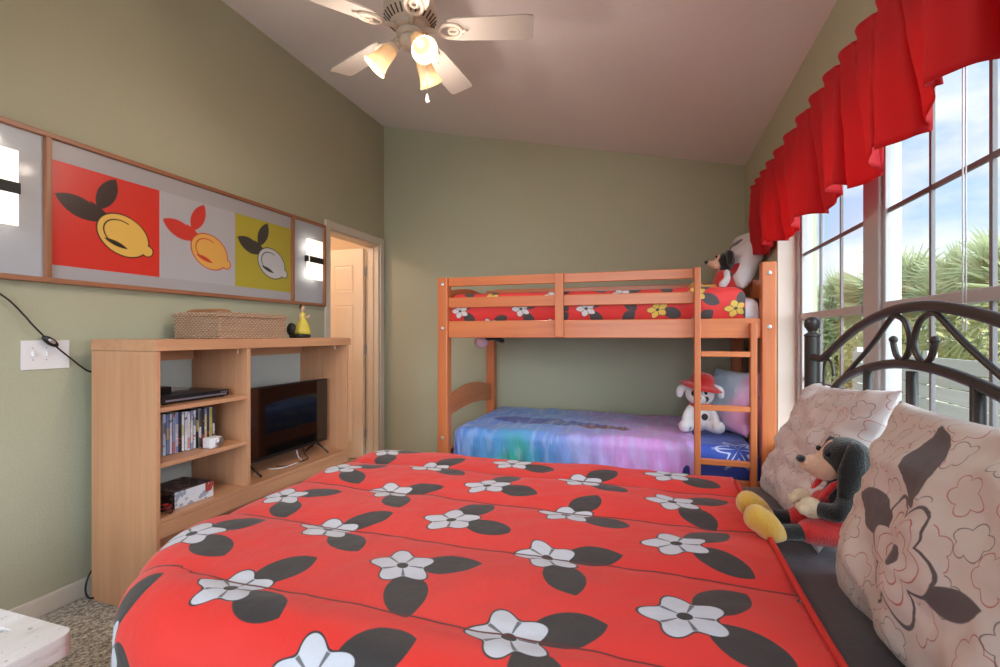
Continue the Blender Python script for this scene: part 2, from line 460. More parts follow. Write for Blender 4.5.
# right wall with the big opening
WY0, WY1, WZ0, WZ1 = .15, 3.08, .60, 2.03
XG = W + .105
bm = BM()
slab_profile(bm, W, W + .2, [(NEAR - .12, 0), (WY0, 0), (WY0, ceil_z(W)), (NEAR - .12, ceil_z(W))], 'x')
slab_profile(bm, W, W + .2, [(WY1, 0), (B + .12, 0), (B + .12, ceil_z(W)), (WY1, ceil_z(W))], 'x')
slab_profile(bm, W, W + .2, [(WY0, 0), (WY1, 0), (WY1, WZ0), (WY0, WZ0)], 'x')
slab_profile(bm, W, W + .2, [(WY0, WZ1), (WY1, WZ1), (WY1, ceil_z(W)), (WY0, ceil_z(W))], 'x')
struct(obj('wall_right', bm, M_WALL))
struct(obj('trim_1', bx(W - .03, XG, WY0 - .03, WY1 - .013, WZ0 - .025, WZ0 + .007), M_TRIM, bevel=.004))       # window sill board
bm = BM(); box(bm, W + .001, XG + .03, WY1 - .012, WY1, WZ0, WZ1); box(bm, W + .001, XG + .03, WY0, WY0 + .012, WZ0, WZ1); box(bm, W + .001, XG + .03, WY0, WY1, WZ1 - .012, WZ1)
struct(obj('trim_2', bm, plain('reveal_paint', 'd8c6bb', .7, var=.02)))                                     # painted window reveal
slab = BM(); slab_profile(slab, NEAR - .12, B + .12, [(-T, ceil_z(-T)), (W + .2, ceil_z(W + .2)), (W + .2, ceil_z(W + .2) + .12), (-T, ceil_z(-T) + .12)], 'y')
struct(obj('ceiling', slab, M_CEIL))
# baseboards
bm = bx(0, .016, NEAR, DOOR0 - .075, 0, .082); struct(obj('baseboard_left', bm, M_TRIM, bevel=.004))
struct(obj('baseboard_back', bx(.02, W, B - .016, B, 0, .082), M_TRIM, bevel=.004))
struct(obj('baseboard_right', bx(W - .016, W, NEAR, B - .02, 0, .082), M_TRIM, bevel=.004))

# window units: three sashes side by side
wparent = None
def window_unit(n, y0, y1):
    fr = BM(); o = .022; D = .032
    zt, zb = WZ1 - .012, WZ0
    box(fr, XG, XG + D, y0, y0 + o, zb, zt); box(fr, XG, XG + D, y1 - o, y1, zb, zt); box(fr, XG, XG + D, y0 + o, y1 - o, zt - o, zt); box(fr, XG, XG + D, y0 + o, y1 - o, zb, zb + o)
    w = obj('window_%d' % n, fr, M_WIN, bevel=.003); struct(w)
    a, b_ = y0 + o, y1 - o
    obj('meeting_rail', bx(XG - .008, XG + .03, a, b_, 1.274, 1.308), M_WIN, w, bevel=.003)
    g = BM()
    for k in (1, 2):
        y = a + (b_ - a) * k / 3
        box(g, XG + .008, XG + .018, y - .0065, y + .0065, 1.308, zt - o)
        box(g, XG + .008, XG + .018, y - .0065, y + .0065, zb + o, 1.274)
    for z in (1.634, .95): box(g, XG + .0085, XG + .0175, a, b_, z - .0075, z + .0075)
    obj('window_grid', g, M_MUNTIN, w)
    obj('pane', bx(XG + .011, XG + .015, a, b_, zb + o, zt - o), M_GLASS, w)
    return w
window_unit(1, 2.185, 3.03)
window_unit(3, 1.20, 2.05)
window_unit(4, .165, 1.04)
bm = BM()
for y0, y1 in ((2.05, 2.185), (1.04, 1.20), (3.03, 3.068)): box(bm, XG - .012, XG + .06, y0, y1, WZ0, WZ1 - .012)
struct(obj('trim_3', bm, M_WIN, bevel=.006))

# door opening on the left wall, six-panel door swung into the hall
c = BM(); cw = .065
box(c, 0, .018, DOOR0 - cw, DOOR0, 0, DOORH + cw); box(c, 0, .018, DOOR1, DOOR1 + cw, 0, DOORH + cw); box(c, 0, .018, DOOR0, DOOR1, DOORH, DOORH + cw)
struct(obj('trim_4', c, M_TRIM, bevel=.006))
c = BM(); box(c, -T - .015, 0, DOOR0, DOOR0 + .015, 0, DOORH); box(c, -T - .015, 0, DOOR1 - .015, DOOR1, 0, DOORH); box(c, -T - .015, 0, DOOR0 + .015, DOOR1 - .015, DOORH - .015, DOORH)
box(c, -.07, -.05, DOOR1 - .027, DOOR1 - .015, 0, DOORH - .015)
struct(obj('trim_5', c, plain('jamb_paint', 'ddcbb5', .45, var=.02), bevel=.003))
dx0, dx1, dy = -.86, -.142, 3.91
d = bx(dx0, dx1, dy, dy + .035, .01, DOORH - .03)
dr = struct(obj('door_1', d, M_DOOR, bevel=.003))
rows = ((.16, .78), (.92, 1.48), (1.60, 1.86))
for z0, z1 in rows:
    for a, b_ in ((dx0 + .11, dx0 + .32), (dx1 - .32, dx1 - .11)):
        p = BM(); box(p, a, b_, dy - .006, dy + .002, z0, z1)
        f = [q for q in p.faces if q.normal.y < -.9][0]
        bmesh.ops.inset_region(p, faces=[f], thickness=.018, depth=-.005); bmesh.ops.inset_region(p, faces=[f], thickness=.022, depth=.004)
        obj('door_panel', p, M_DOOR, dr)
k = BM(); lathe(k, [(0, 0), (.028, 0), (.028, .006), (.011, .010), (.011, .035), (.026, .045), (.026, .062), (0, .07)], (dx0 + .06, dy, .96), (0, -1, 0), 18)
obj('door_handle', k, M_SILVER, dr, smooth=True)
for z in (.25, 1.05, 1.80):
    h = BM(); tube(h, [(-.131, DOOR1 - .028, z - .045), (-.131, DOOR1 - .028, z + .045)], .007, 10); box(h, -.142, -.128, DOOR1 - .03, DOOR1 - .026, z - .04, z + .04)
    obj('hinge', h, M_SILVER, dr)
# hall beyond the door
bm = BM()
box(bm, -1.7, -1.6, 2.4, 4.6, 0, 2.5); box(bm, -1.6, -T, 4.30, 4.40, 0, 2.5); box(bm, -1.6, -T, 2.4, 2.5, 0, 2.5)
struct(obj('wall_hall', bm, M_HALL)); struct(obj('floor_hall', bx(-1.6, -T, 2.5, 4.3, -.1, 0), M_CARPET)); struct(obj('ceiling_hall', bx(-1.7, -T, 2.4, 4.4, 2.5, 2.6), M_HALL))

# ================================================================== WALL ART WITH TWO LIT PANELS
AY0, AY1, AZ0, AZ1 = .98, 3.14, 1.412, 2.05
art = thing('framed_wall_panel', 'long brown wood framed panel of three colourful prints above the wooden stand', 'wall art', (0, (AY0 + AY1) / 2, AZ0))
fw = .022
bm = BM(); box(bm, .002, .04, AY0, AY1, AZ0, AZ0 + fw); box(bm, .002, .04, AY0, AY1, AZ1 - fw, AZ1)
obj('frame_rail', bm, M_FRAMEY, art, bevel=.003)
bm = BM()
for y0, y1 in ((AY0, AY0 + fw), (AY1 - fw, AY1)): box(bm, .002, .04, y0, y1, AZ0 + fw, AZ1 - fw)
obj('frame_stile', bm, M_FRAMEZ, art, bevel=.003)
for y in (1.327, 2.772): obj('divider', bx(.002, .042, y, y + .022, AZ0 + fw, AZ1 - fw), M_FRAMEZ, art, bevel=.003)
for y0, y1 in ((AY0 + fw, 1.327), (2.794, AY1 - fw)): obj('backing_panel', bx(.004, .022, y0, y1, AZ0 + fw, AZ1 - fw), M_BACKING, art)
obj('art_print', bx(.004, .024, 1.349, 2.772, AZ0 + fw, AZ1 - fw), art_mat(), art)
M_SCON = emit_mat('sconce_glass', 'fff3e0', .40)
def sconce(yc, zc, label):
    s = thing('wall_sconce', label, 'wall light', (.022, yc, zc - .15), 'glowing rectangular sconces on the framed panel')
    obj('back_box', bx(.022, .05, yc - .03, yc + .03, zc - .05, zc + .05), M_BLACKM, s)
    obj('glass_plate', bx(.062, .070, yc - .087, yc + .087, zc - .150, zc + .150, bev=.002), M_SCON, s)
    obj('band', bx(.050, .074, yc - .062, yc + .092, zc - .022, zc + .022, bev=.002), M_BLACKM, s)
    obj('clip', bx(.050, .075, yc - .094, yc - .076, zc - .022, zc + .022, bev=.002), M_BLACKM, s)
    for dz in (-.1, .1):
        l = bpy.data.lights.new('sconce_glow', 'POINT'); l.energy = .10; l.color = (1, .9, .72); l.shadow_soft_size = .02
        lo = bpy.data.objects.new('sconce_glow', l); COL.objects.link(lo); lo.location = (.045, yc, zc + dz)
sconce(1.135, 1.773, 'glowing white sconce with dark band at near end of framed panel, above cord')
sconce(2.975, 1.752, 'glowing white sconce with dark band on panel end beside the door')

# cord hanging from the panel, with inline switch
cd = thing('extension_lead', 'dark cord with inline switch hanging from framed panel down behind stand', 'cord', (.02, 1.3, .9))
pts = [(.03, 1.05, 1.43), (.022, 1.12, 1.40), (.02, 1.21, 1.335), (.02, 1.265, 1.27), (.03, 1.285, 1.235), (.022, 1.33, 1.185)]
obj('wire', tube(BM(), spline(pts, 6), .0035, 8), M_BLACKM, cd, smooth=True)
b2 = BM(); blob(b2, (.026, 1.35, 1.163), (.013, .036, .016), Matrix.Rotation(R(-38), 3, 'X')); obj('inline_switch', b2, M_BLACK, cd, smooth=True)
b2 = BM(); blob(b2, (.038, 1.35, 1.163), (.004, .016, .008), Matrix.Rotation(R(-38), 3, 'X')); obj('switch_wheel', b2, M_SILVER, cd, smooth=True)
obj('wire', tube(BM(), spline([(.022, 1.37, 1.143), (.02, 1.43, 1.085), (.02, 1.49, 1.03), (.02, 1.55, 1.0), (.025, 1.62, .9)], 6), .0035, 8), M_BLACKM, cd, smooth=True)
# wall plate
wp = thing('switch_plate', 'white three-gang wall switch plate behind the dark cord', 'wall plate', (0, 1.345, 1.045))
obj('plate', bx(0, .007, 1.262, 1.432, 1.045, 1.167, bev=.002), M_WHITEP, wp)
for y in (1.30, 1.347):
    obj('toggle', bx(.006, .018, y - .005, y + .005, 1.100, 1.122, bev=.002), M_WHITEP, wp)
    for z in (1.085, 1.135): obj('screw', lathe(BM(), [(0, 0), (.0035, 0), (.003, .0015), (0, .002)], (.0065, y, z), (1, 0, 0), 10), M_SILVER, wp)
# loose cable by the stand's foot
c2 = obj('power_cable', tube(BM(), spline([(.03, 1.58, .16), (.05, 1.50, .13), (.06, 1.465, .08), (.07, 1.46, .03), (.09, 1.48, .012), (.09, 1.58, .012)], 8), .004, 8), M_BLACKM, smooth=True)
tag(c2, 'thin black cable looping to the carpet behind the wooden stand', 'cable')

# ================================================================== TV STAND
SX0, SX1, SY0, SY1 = .075, .47, 1.476, 2.845
st = thing('tv_stand', 'light oak media stand with open shelves against the green wall', 'tv stand', (SX0, (SY0 + SY1) / 2, 0))
obj('side_panel', bx(SX0, SX1, SY0, SY0 + .02, 0, 1.1195), M_OAKZ, st, bevel=.002)
obj('side_panel', bx(SX0, SX1, SY1 - .045, SY1 - .025, 0, 1.1195), M_OAKZ, st, bevel=.002)
obj('divider', bx(SX0 + .01, SX1 - .004, 1.958, 1.98, .401, 1.1195), M_OAKZ, st, bevel=.002)
obj('top', bx(SX0 - .002, SX1 + .002, SY0 - .002, SY1, 1.1205, 1.171), M_OAKY, st, bevel=.003)
obj('deck', bx(SX0 + .01, SX1 - .002, SY0 + .02, SY1 - .045, .382, .400), M_OAKY, st, bevel=.002)
obj('apron', bx(SX1 - .022, SX1, SY0 + .02, SY1 - .045, .315, .381), M_OAKY, st, bevel=.002)
obj('plinth', bx(SX1 - .07, SX1 - .05, SY0 + .02, SY1 - .045, 0, .314), M_OAKY, st)
for z in (.856, .617): obj('shelf', bx(SX0 + .02, SX1 - .006, SY0 + .021, 1.957, z, z + .02), M_OAKY, st, bevel=.002)
obj('back_board', bx(SX0, SX0 + .006, SY0 + .02, SY1 - .045, .1, 1.09), M_GREYB, st)
obj('back_rail', bx(SX0 + .006, SX0 + .022, SY0 + .021, SY1 - .046, 1.06, 1.1195), M_OAKY, st)
for x, y in ((SX1 - .05, 2.735), (SX1 - .05, 1.94), ):
    obj('shelf_pin', tube(BM(), [(x, y, 1.093), (x, y, 1.1195)], .006, 8), M_OAKZ, st)
SD1, SD2, DK = .8765, .6375, .4005
# DVD player on the top shelf, small black box on it
pl = thing('disc_player', 'slim black disc player on the top shelf of the stand', 'disc player', (.26, 1.78, SD1))
obj('body', bx(.15, .40, 1.555, 1.905, SD1 + .004, SD1 + .036, bev=.003), M_BLACK, pl)
obj('front_strip', bx(.3995, .402, 1.57, 1.89, SD1 + .012, SD1 + .020), M_SILVER, pl)
for y in (1.86, 1.875, 1.89): obj('button', lathe(BM(), [(0, 0), (.004, 0), (.004, .003), (0, .003)], (.40, y, SD1 + .027), (1, 0, 0), 10), M_SILVER, pl)
for x in (.17, .38):
    for y in (1.58, 1.88): obj('foot', lathe(BM(), [(0, 0), (.01, 0), (.01, .0045), (0, .0045)], (x, y, SD1), (0, 0, 1), 10), M_BLACKM, pl)
rc = thing('remote_receiver', 'small black receiver box lying on the disc player', 'receiver', (.2, 1.65, SD1 + .036))
obj('body', bx(.17, .27, 1.60, 1.70, SD1 + .0365, SD1 + .066, bev=.004), M_BLACK, rc); obj('cover', bx(.18, .26, 1.71, 1.80, SD1 + .0365, SD1 + .050, bev=.003), M_SILVER, rc)
# disc cases
spines = [('b9c3d8', 'white and blue'), ('6f8fc0', 'mid blue'), ('d8ccd6', 'pale pink'), ('8fa4c8', 'pale blue'), ('c7bfc9', 'pale grey'), ('26262a', 'black'),
          ('e2dde0', 'white'), ('cfd2dc', 'cool white'), ('e0d6d6', 'white and red'), ('d7cdd0', 'off white'), ('dadbe0', 'bright white'), ('1f1e22', 'glossy black'),
          ('5b4a3c', 'brown'), ('2c2a2c', 'dark grey'), ('c8b088', 'tan'), ('3a3030', 'dark brown'), ('b8a23f', 'mustard'), ('2a2c33', 'navy')]
ordn = ['first', 'second', 'third', 'fourth', 'fifth', 'sixth', 'seventh', 'eighth', 'ninth', 'tenth', 'eleventh', 'twelfth', 'thirteenth', 'fourteenth', 'fifteenth', 'sixteenth', 'seventeenth', 'last']
def spine_mat(c, i):
    m, nt, b = new_mat('spine_print', .3, coat=.3)
    v, (x, y, z) = coords(nt)
    n = noise(nt, v, 55, 2); seed = i * .173
    band = ((z * 38 + seed * 7).sin() * .5 + n)
    pal = ['c04a48', '4a6cb8', '3a3a40', 'd0b35a', 'e8e6ea']
    col = mixc(nt, band.gt(1.02) * .8, lin(c), lin(pal[i % 5])); col = mixc(nt, band.lt(.22) * .7, col, lin(pal[(i + 2) % 5]))
    nt.links.new(col, b.inputs['Base Color']); return m
y = 1.596
for i, (c, nm) in enumerate(spines):
    hgt = .19 - (.006 if i % 5 == 3 else 0); th = .0145; xf = .352 + .0006 * i
    t = thing('disc_case', '%s disc case, %s from left in the middle shelf row' % (nm, ordn[i]), 'disc case', (xf - .07, y + th / 2, SD2 + .0005), 'disc cases on the middle shelf of the stand')
    obj('case', bx(xf - .135, xf - .001, y, y + th - .0008, SD2 + .0005, SD2 + hgt, bev=.001), plain('case_shell', '1d1d20' if i % 4 else 'c9ccd4', .35), t)
    obj('spine', bx(xf - .001, xf, y + .001, y + th - .0018, SD2 + .003, SD2 + hgt - .003), spine_mat(c, i), t)
    y += th
sp = thing('desk_clock', 'small silver and white cube clock in front of the disc cases', 'clock', (.41, 1.80, SD2))
obj('body', bx(.385, .44, 1.765, 1.833, SD2 + .0005, SD2 + .052, bev=.008), M_WHITEP, sp)
f = lathe(BM(), [(0, 0), (.021, 0), (.024, .003), (.024, .006), (0, .008)], (.44, 1.81, SD2 + .027), (1, 0, 0), 18); obj('face', f, M_SILVER, sp, smooth=True)
# boxed gadget on the bottom
bxg = thing('product_box', 'black and white retail box on the bottom of the left bay', 'box', (.3, 1.72, DK))
bb = obj('box_body', bx(.22, .415, 1.60, 1.80, DK, DK + .075, bev=.001), M_BLACKM, bxg)
def label_mat(c0, c1, sc):
    m, nt, b = new_mat('box_label', .4, coat=.2); v, (x, y_, z) = coords(nt)
    n = noise(nt, v, sc, 2)
    col = mixc(nt, n.gt(.56), lin(c0), lin(c1)); col = mixc(nt, (y_ - .055).gt(0) * (z - .03).gt(0) * n.gt(.45), col, lin('a8433c'))
    nt.links.new(col, b.inputs['Base Color']); return m
obj('front_label', bx(.4155, .417, 1.601, 1.799, DK + .001, DK + .074), label_mat('d9dbe2', '9aa2b4', 26), bxg)
obj('side_label', bx(.225, .41, 1.5985, 1.5998, DK + .001, DK + .074), label_mat('2a272b', '6c5a58', 40), bxg)
obj('top_label', bx(.222, .413, 1.602, 1.798, DK + .0755, DK + .0765), label_mat('3a3437', '86706c', 30), bxg)
rcab = thing('cable_bundle', 'small coil of red and black cable beside the retail box', 'cable', (.44, 1.56, DK))
for k_, (mm, r0) in enumerate(((M_BLACKM, .022), (plain('red_cable', 'b3262a', .4), .016))):
    obj('black_cable' if k_ == 0 else 'red_cable', tube(BM(), [(.425 + r0 * math.cos(a * .3), 1.556 + r0 * math.sin(a * .3), DK + .005 + k_ * .007 + .0008 * a) for a in range(42)], .0035, 7), mm, rcab, smooth=True)
# television
tv = thing('television', 'black flat-screen television standing in the right bay of the stand', 'television', (.33, 2.38, DK))
TX, TY0, TY1, TZ0, TZ1 = .345, 2.012, 2.755, .470, .892
obj('body', bx(TX - .03, TX, TY0, TY1, TZ0, TZ1, bev=.004), M_BLACK, tv)
obj('screen', bx(TX - .001, TX + .0015, TY0 + .008, TY1 - .008, TZ0 + .02, TZ1 - .008), M_SCREEN, tv)
obj('rear_housing', bx(TX - .07, TX - .03, TY0 + .15, TY1 - .15, TZ0 + .03, TZ1 - .15, bev=.01), M_BLACKM, tv)
for y in (2.09, 2.66):
    l = BM(); tube(l, [(TX - .015, y, TZ0 + .005), (TX + .075, y + .01, DK + .006)], .006, 8); tube(l, [(TX - .015, y, TZ0 + .005), (TX - .10, y, DK + .006)], .006, 8)
    obj('leg', l, M_BLACK, tv, smooth=True)
for k_, (a, b_, hh) in enumerate(((2.27, 2.50, .02), (2.33, 2.56, .035))):
    q = tube(BM(), spline([(.30, b_, DK + .08), (.33, b_ - .01, DK + .02), (.39, b_ - .05, DK + .006), (.40, (a + b_) / 2, DK + .006), (.39, a, DK + .006), (.33, a - .03, DK + .006)], 7), .003, 7)
    tag(obj('television_cable', q, M_WHITEP if k_ == 0 else M_BLACKM, smooth=True), ('pale cable' if k_ == 0 else 'dark cable') + ' trailing under the television in the stand', 'cable')

# basket and figurine on the stand
def weave_mat():
    m, nt, b = new_mat('woven_seagrass', .85)
    v, (x, y_, z) = coords(nt)
    s = x + y_
    a = ((s * 260 + ((z * 105).floor() * PI)).sin()); r = ((z * 105 * 2 * PI / 2).sin()).abs()
    n = noise(nt, v, 60, 3)
    hgt = (a * .5 + .5) * r
    nt.links.new(mixc(nt, hgt * .75 + n * .4, lin('9c7658'), lin('dfbea4')), b.inputs['Base Color'])
    bump(nt, b, hgt, 1, .008); return m
M_WEAVE = weave_mat()
bk = thing('wicker_basket', 'low rectangular woven seagrass basket with lid on the stand top', 'basket', (.23, 2.10, 1.171))
bm = BM(); lo_ = (.08, .385, 1.86, 2.325)
for z in range(9):
    zz = 1.1715 + .0125 * z; g = .004 * math.sin(z * 2.2)
    box(bm, lo_[0] - g * .3, lo_[1] + g * .3, lo_[2] - g * .3, lo_[3] + g * .3, zz, zz + .0128, bev=.004)
obj('body', bm, M_WEAVE, bk)
bm = BM(); box(bm, .074, .391, 1.854, 2.331, 1.2845, 1.303, bev=.006); box(bm, .09, .375, 1.87, 2.315, 1.301, 1.310, bev=.004)
obj('lid', bm, M_WEAVE, bk)
obj('handle', tube(BM(), spline([(.12, 1.905, 1.311), (.16, 1.915, 1.319), (.24, 1.93, 1.321), (.32, 1.94, 1.319), (.36, 1.945, 1.313)], 6), .008, 10), plain('brown_leather', '9a6a44', .6), bk, smooth=True)
fg = thing('gown_figurine', 'small figurine in a yellow gown on dark base beside the basket', 'figurine', (.26, 2.59, 1.171))
bm = BM(); lathe(bm, [(0, 0), (.066, 0), (.066, .018), (.058, .024), (0, .024)], (.26, 2.59, 1.1715), (0, 0, 1), 28); obj('base', bm, M_BLACK, fg, smooth=True)
bm = BM(); blob(bm, (.225, 2.552, 1.226), (.03, .03, .045)); obj('rock', bm, M_BLACKM, fg, smooth=True)
bm = BM(); pr = [(0, .0), (.05, .0), (.052, .02), (.046, .04), (.036, .07), (.02, .1), (.014, .112), (.018, .125), (.019, .137), (.009, .146), (0, .147)]
lathe(bm, pr, (.27, 2.60, 1.195), (0, 0, 1), 32)
for v in bm.verts:
    a = math.atan2(v.co.y - 2.60, v.co.x - .27); hgt = v.co.z - 1.195
    if hgt < .1: f_ = 1 + .08 * math.sin(a * 9) * (1 - hgt / .1); v.co.x = .27 + (v.co.x - .27) * f_; v.co.y = 2.60 + (v.co.y - 2.60) * f_
obj('gown', bm, plain('yellow_gown', 'd6c34e', .5), fg, smooth=True)
M_SKIN = plain('figurine_skin', 'dcb08e', .5)
bm = BM(); tube(bm, [(.27, 2.6, 1.337), (.27, 2.6, 1.356)], .0055, 8); blob(bm, (.271, 2.6, 1.369), (.0135, .0125, .017))
for s in (-1, 1): limb(bm, [(.27, 2.6 + s * .018, 1.328), (.278, 2.6 + s * .034, 1.306), (.292, 2.6 + s * .04, 1.293 if s < 0 else 1.321)], [.006, .005, .004])
obj('torso', bm, M_SKIN, fg, smooth=True)
bm = BM(); blob(bm, (.264, 2.6, 1.374), (.0155, .0155, .0165)); blob(bm, (.255, 2.6, 1.389), .009); obj('hair', bm, plain('figurine_hair', '4a2d1c', .6), fg, smooth=True)

# ================================================================== CEILING FAN
FX, FY, FZ = 1.479, 1.835, 2.498
fan = thing('ceiling_fan', 'white five-blade ceiling fan with three lit bell shades', 'ceiling fan', (FX, FY, ceil_z(FX)))
zc = ceil_z(FX)
obj('canopy', lathe(BM(), [(0, .02), (.065, .02), (.065, -.02), (.045, -.06), (.018, -.072), (0, -.072)], (FX, FY, zc)), M_FANW, fan, smooth=True)
obj('downrod', tube(BM(), [(FX, FY, zc - .07), (FX, FY, 2.665)], .012, 14), M_FANW, fan, smooth=True)
autosmooth(obj('motor_housing', lathe(BM(), [(0, .175), (.03, .172), (.07, .155), (.105, .125), (.118, .09), (.118, .07), (.105, .048), (.085, .03), (.07, .022), (.068, .005), (.05, -.0), (0, -.0)], (FX, FY, FZ)), M_FANW, fan))
vb = BM()
for k in range(30):
    a = 2 * PI * k / 30; ca, sa = math.cos(a), math.sin(a)
    tube(vb, [(FX + ca * .086, FY + sa * .086, FZ + .0295), (FX + ca * .111, FY + sa * .111, FZ + .0555)], .0038, 6)
obj('vent_slots', vb, M_FANG, fan)
obj('switch_ring', lathe(BM(), [(.0, 0), (.056, 0), (.058, .012), (.056, .022), (0, .022)], (FX, FY, FZ - .0235)), M_FANW, fan, smooth=True)
for k in range(5):
    a = R(14.9 + 72 * k); rad = Vector((math.cos(a), math.sin(a), 0)); tan = Vector((-math.sin(a), math.cos(a), 0)); up = Vector((0, 0, 1))
    tan2 = (tan * math.cos(R(12)) - up * math.sin(R(12))); nrm = rad.cross(tan2)
    o0 = Vector((FX, FY, FZ + .004))
    outline = []
    for (r_, w_) in ((.165, .050), (.20, .056), (.35, .060), (.50, .063), (.522, .060), (.53, .052)): outline.append((r_, w_))
    bm = BM(); top, bot = [], []
    pts2 = [(r_, w_) for r_, w_ in outline] + [(r_, -w_) for r_, w_ in reversed(outline)]
    for r_, w_ in pts2:
        p = o0 + rad * r_ + tan2 * w_; top.append(bm.verts.new(p + nrm * .003)); bot.append(bm.verts.new(p - nrm * .003))
    bm.faces.new(top); bm.faces.new(bot[::-1]); n_ = len(top)
    for i in range(n_): bm.faces.new((top[i], bot[i], bot[(i + 1) % n_], top[(i + 1) % n_]))
    bmesh.ops.recalc_face_normals(bm, faces=bm.faces)
    bl = obj('blade', bm, M_BLADE, fan)
    bm = BM()                                                # pierced blade arm
    lift = -nrm * .009 if nrm.z > 0 else nrm * .009
    ctr = o0 + rad * .175 + lift
    tube(bm, [ctr + rad * (.048 * math.cos(q)) + tan2 * (.034 * math.sin(q)) for q in [2 * PI * i / 24 for i in range(24)]], .0075, 8, closed=True)
    tube(bm, [ctr + rad * (.02 * math.cos(q) + .012) + tan2 * (.014 * math.sin(q)) for q in [2 * PI * i / 16 for i in range(16)]], .006, 8, closed=True)
    tube(bm, [o0 + rad * .055 + up * .004, o0 + rad * .10 - up * .004, ctr - rad * .045], [.014, .010, .009], 10)
    tube(bm, [ctr + rad * .045, ctr + rad * .075], [.008, .004], 8)
    for q in (-.028, .028): tube(bm, [ctr + rad * .02 + tan2 * q - lift * .2, ctr + rad * .02 + tan2 * q - lift * 1.2], .005, 8)
    obj('blade_arm', bm, M_FANW, bl, smooth=True)
obj('light_fitter', lathe(BM(), [(0, 0), (.03, .004), (.046, .02), (.05, .04), (.044, .052), (.0, .054)], (FX, FY, FZ - .078)), M_FANW, fan, smooth=True)
M_SHADE = translucent_mat('frosted_shade', 'dcc6a6', .4, .35, em=.05, emc='ffd9a8')
M_BULB = emit_mat('lamp_bulb', 'ffdca8', .45)
for az in (80, 200, 320):
    a = R(az); ho = Vector((math.cos(a), math.sin(a), 0)); ax = (ho * math.sin(R(42)) - Vector((0, 0, 1)) * math.cos(R(42)))
    base = Vector((FX, FY, FZ - .055)) + ho * .062
    bm = BM(); tube(bm, [Vector((FX, FY, FZ - .05)) + ho * .03, base, base + ax * .02], [.012, .013, .022], 14); lathe(bm, [(0, 0), (.026, 0), (.028, .022), (.0, .024)], base + ax * .004, ax, 20)
    obj('lamp_holder', bm, M_FANW, fan, smooth=True)
    pr = [(.024, .024), (.030, .03), (.034, .05), (.0365, .075), (.040, .10), (.047, .122), (.055, .138), (.0535, .1385), (.045, .122), (.038, .10), (.0345, .075), (.032, .05), (.028, .032), (.022, .026)]
    sh = obj('lamp_shade', lathe(BM(), pr, base, ax, 30), M_SHADE, fan, smooth=True)
    bm = BM(); blob(bm, base + ax * .07, .017); tube(bm, [base + ax * .024, base + ax * .06], [.009, .013], 10); obj('bulb', bm, M_BULB, sh, smooth=True)
    for kind, en, far in (('SPOT', 7.5, .10), ('POINT', 2.3, .22)):
        l = bpy.data.lights.new('fan_lamp', kind); l.energy = en; l.color = (1, .86, .72); l.shadow_soft_size = .035
        lo = bpy.data.objects.new('fan_lamp', l); COL.objects.link(lo); lo.location = base + ax * far
        if kind == 'SPOT': l.spot_size = R(160); l.spot_blend = .6; lo.rotation_euler = ax.to_track_quat('-Z', 'Y').to_euler()
ch = obj('pull_chain', tube(BM(), [(FX + .045, FY + .03, FZ - .06), (FX + .06, FY + .035, FZ - .10), (FX + .062, FY + .036, FZ - .26)], .0016, 6), M_SILVER, fan, smooth=True)
obj('chain_pendant', lathe(BM(), [(0, 0), (.006, .003), (.0075, .015), (.005, .035), (.002, .042), (0, .043)], (FX + .062, FY + .036, FZ - .302)), M_WHITEP, ch, smooth=True)

# ================================================================== BUNK BED
bk_ = thing('bunk_bed', 'orange pine bunk bed with ladder along the far wall', 'bunk bed', (2.11, 3.45, 0))
X0, X1, Y0, Y1 = 1.098, 3.121, 2.918, 3.985; P = .073
for x in (X0, X1 - P):
    for y in (Y0, Y1 - P):
        top = 1.592 if x > 2 else 1.575
        ps = obj('post', bx(x, x + P, y, y + P, 0, top), M_PINEZ, bk_, bevel=.006)
        if y == Y0:
            for z in (.50, 1.235, 1.53):
                obj('bolt_cap', lathe(BM(), [(0, 0), (.011, 0), (.011, .002), (.004, .0035), (0, .002)], (x + P / 2, y - .0005, z), (0, -1, 0), 14), M_SILVER, ps)
RY = Y0 + .018
obj('side_rail', bx(X0 + P, X1 - P, RY, RY + .025, 1.172, 1.283), M_PINEX, bk_, bevel=.004)
obj('side_rail', bx(X0 + P, X1 - P, Y1 - .045, Y1 - .02, 1.172, 1.283), M_PINEX, bk_, bevel=.004)
obj('side_rail', bx(X0 + P, X1 - P, RY, RY + .025, .27, .375), M_PINEX, bk_, bevel=.004)
obj('side_rail', bx(X0 + P, X1 - P, Y1 - .045, Y1 - .02, .27, .375), M_PINEX, bk_, bevel=.004)
LX0, LX1 = 2.702, 3.022
for z0, z1 in ((1.515, 1.574), (1.372, 1.44)):
    obj('guard_rail', bx(X0 + P, LX0, RY, RY + .022, z0, z1), M_PINEX, bk_, bevel=.004)
for z0, z1 in ((1.50, 1.585),): obj('guard_rail', bx(X0 + P, X1 - P, Y1 - .045, Y1 - .02, z0, z1), M_PINEX, bk_, bevel=.004)
obj('guard_post', bx(1.898, 1.952, Y0 - .004, RY, 1.176, 1.574), M_PINEZ, bk_, bevel=.004)
lad = obj('ladder', bx(LX0, LX0 + .034, Y0 - .022, Y0 + .017, 0, 1.574), M_PINEZ, bk_, bevel=.004)
obj('upright', bx(LX1 - .034, LX1, Y0 - .022, Y0 + .017, 0, 1.256), M_PINEZ, lad, bevel=.004)
for z in (.17, .475, .78, 1.083): obj('rung', bx(LX0 + .034, LX1 - .034, Y0 - .02, Y0 + .014, z - .015, z + .015), M_PINEX, lad, bevel=.003)
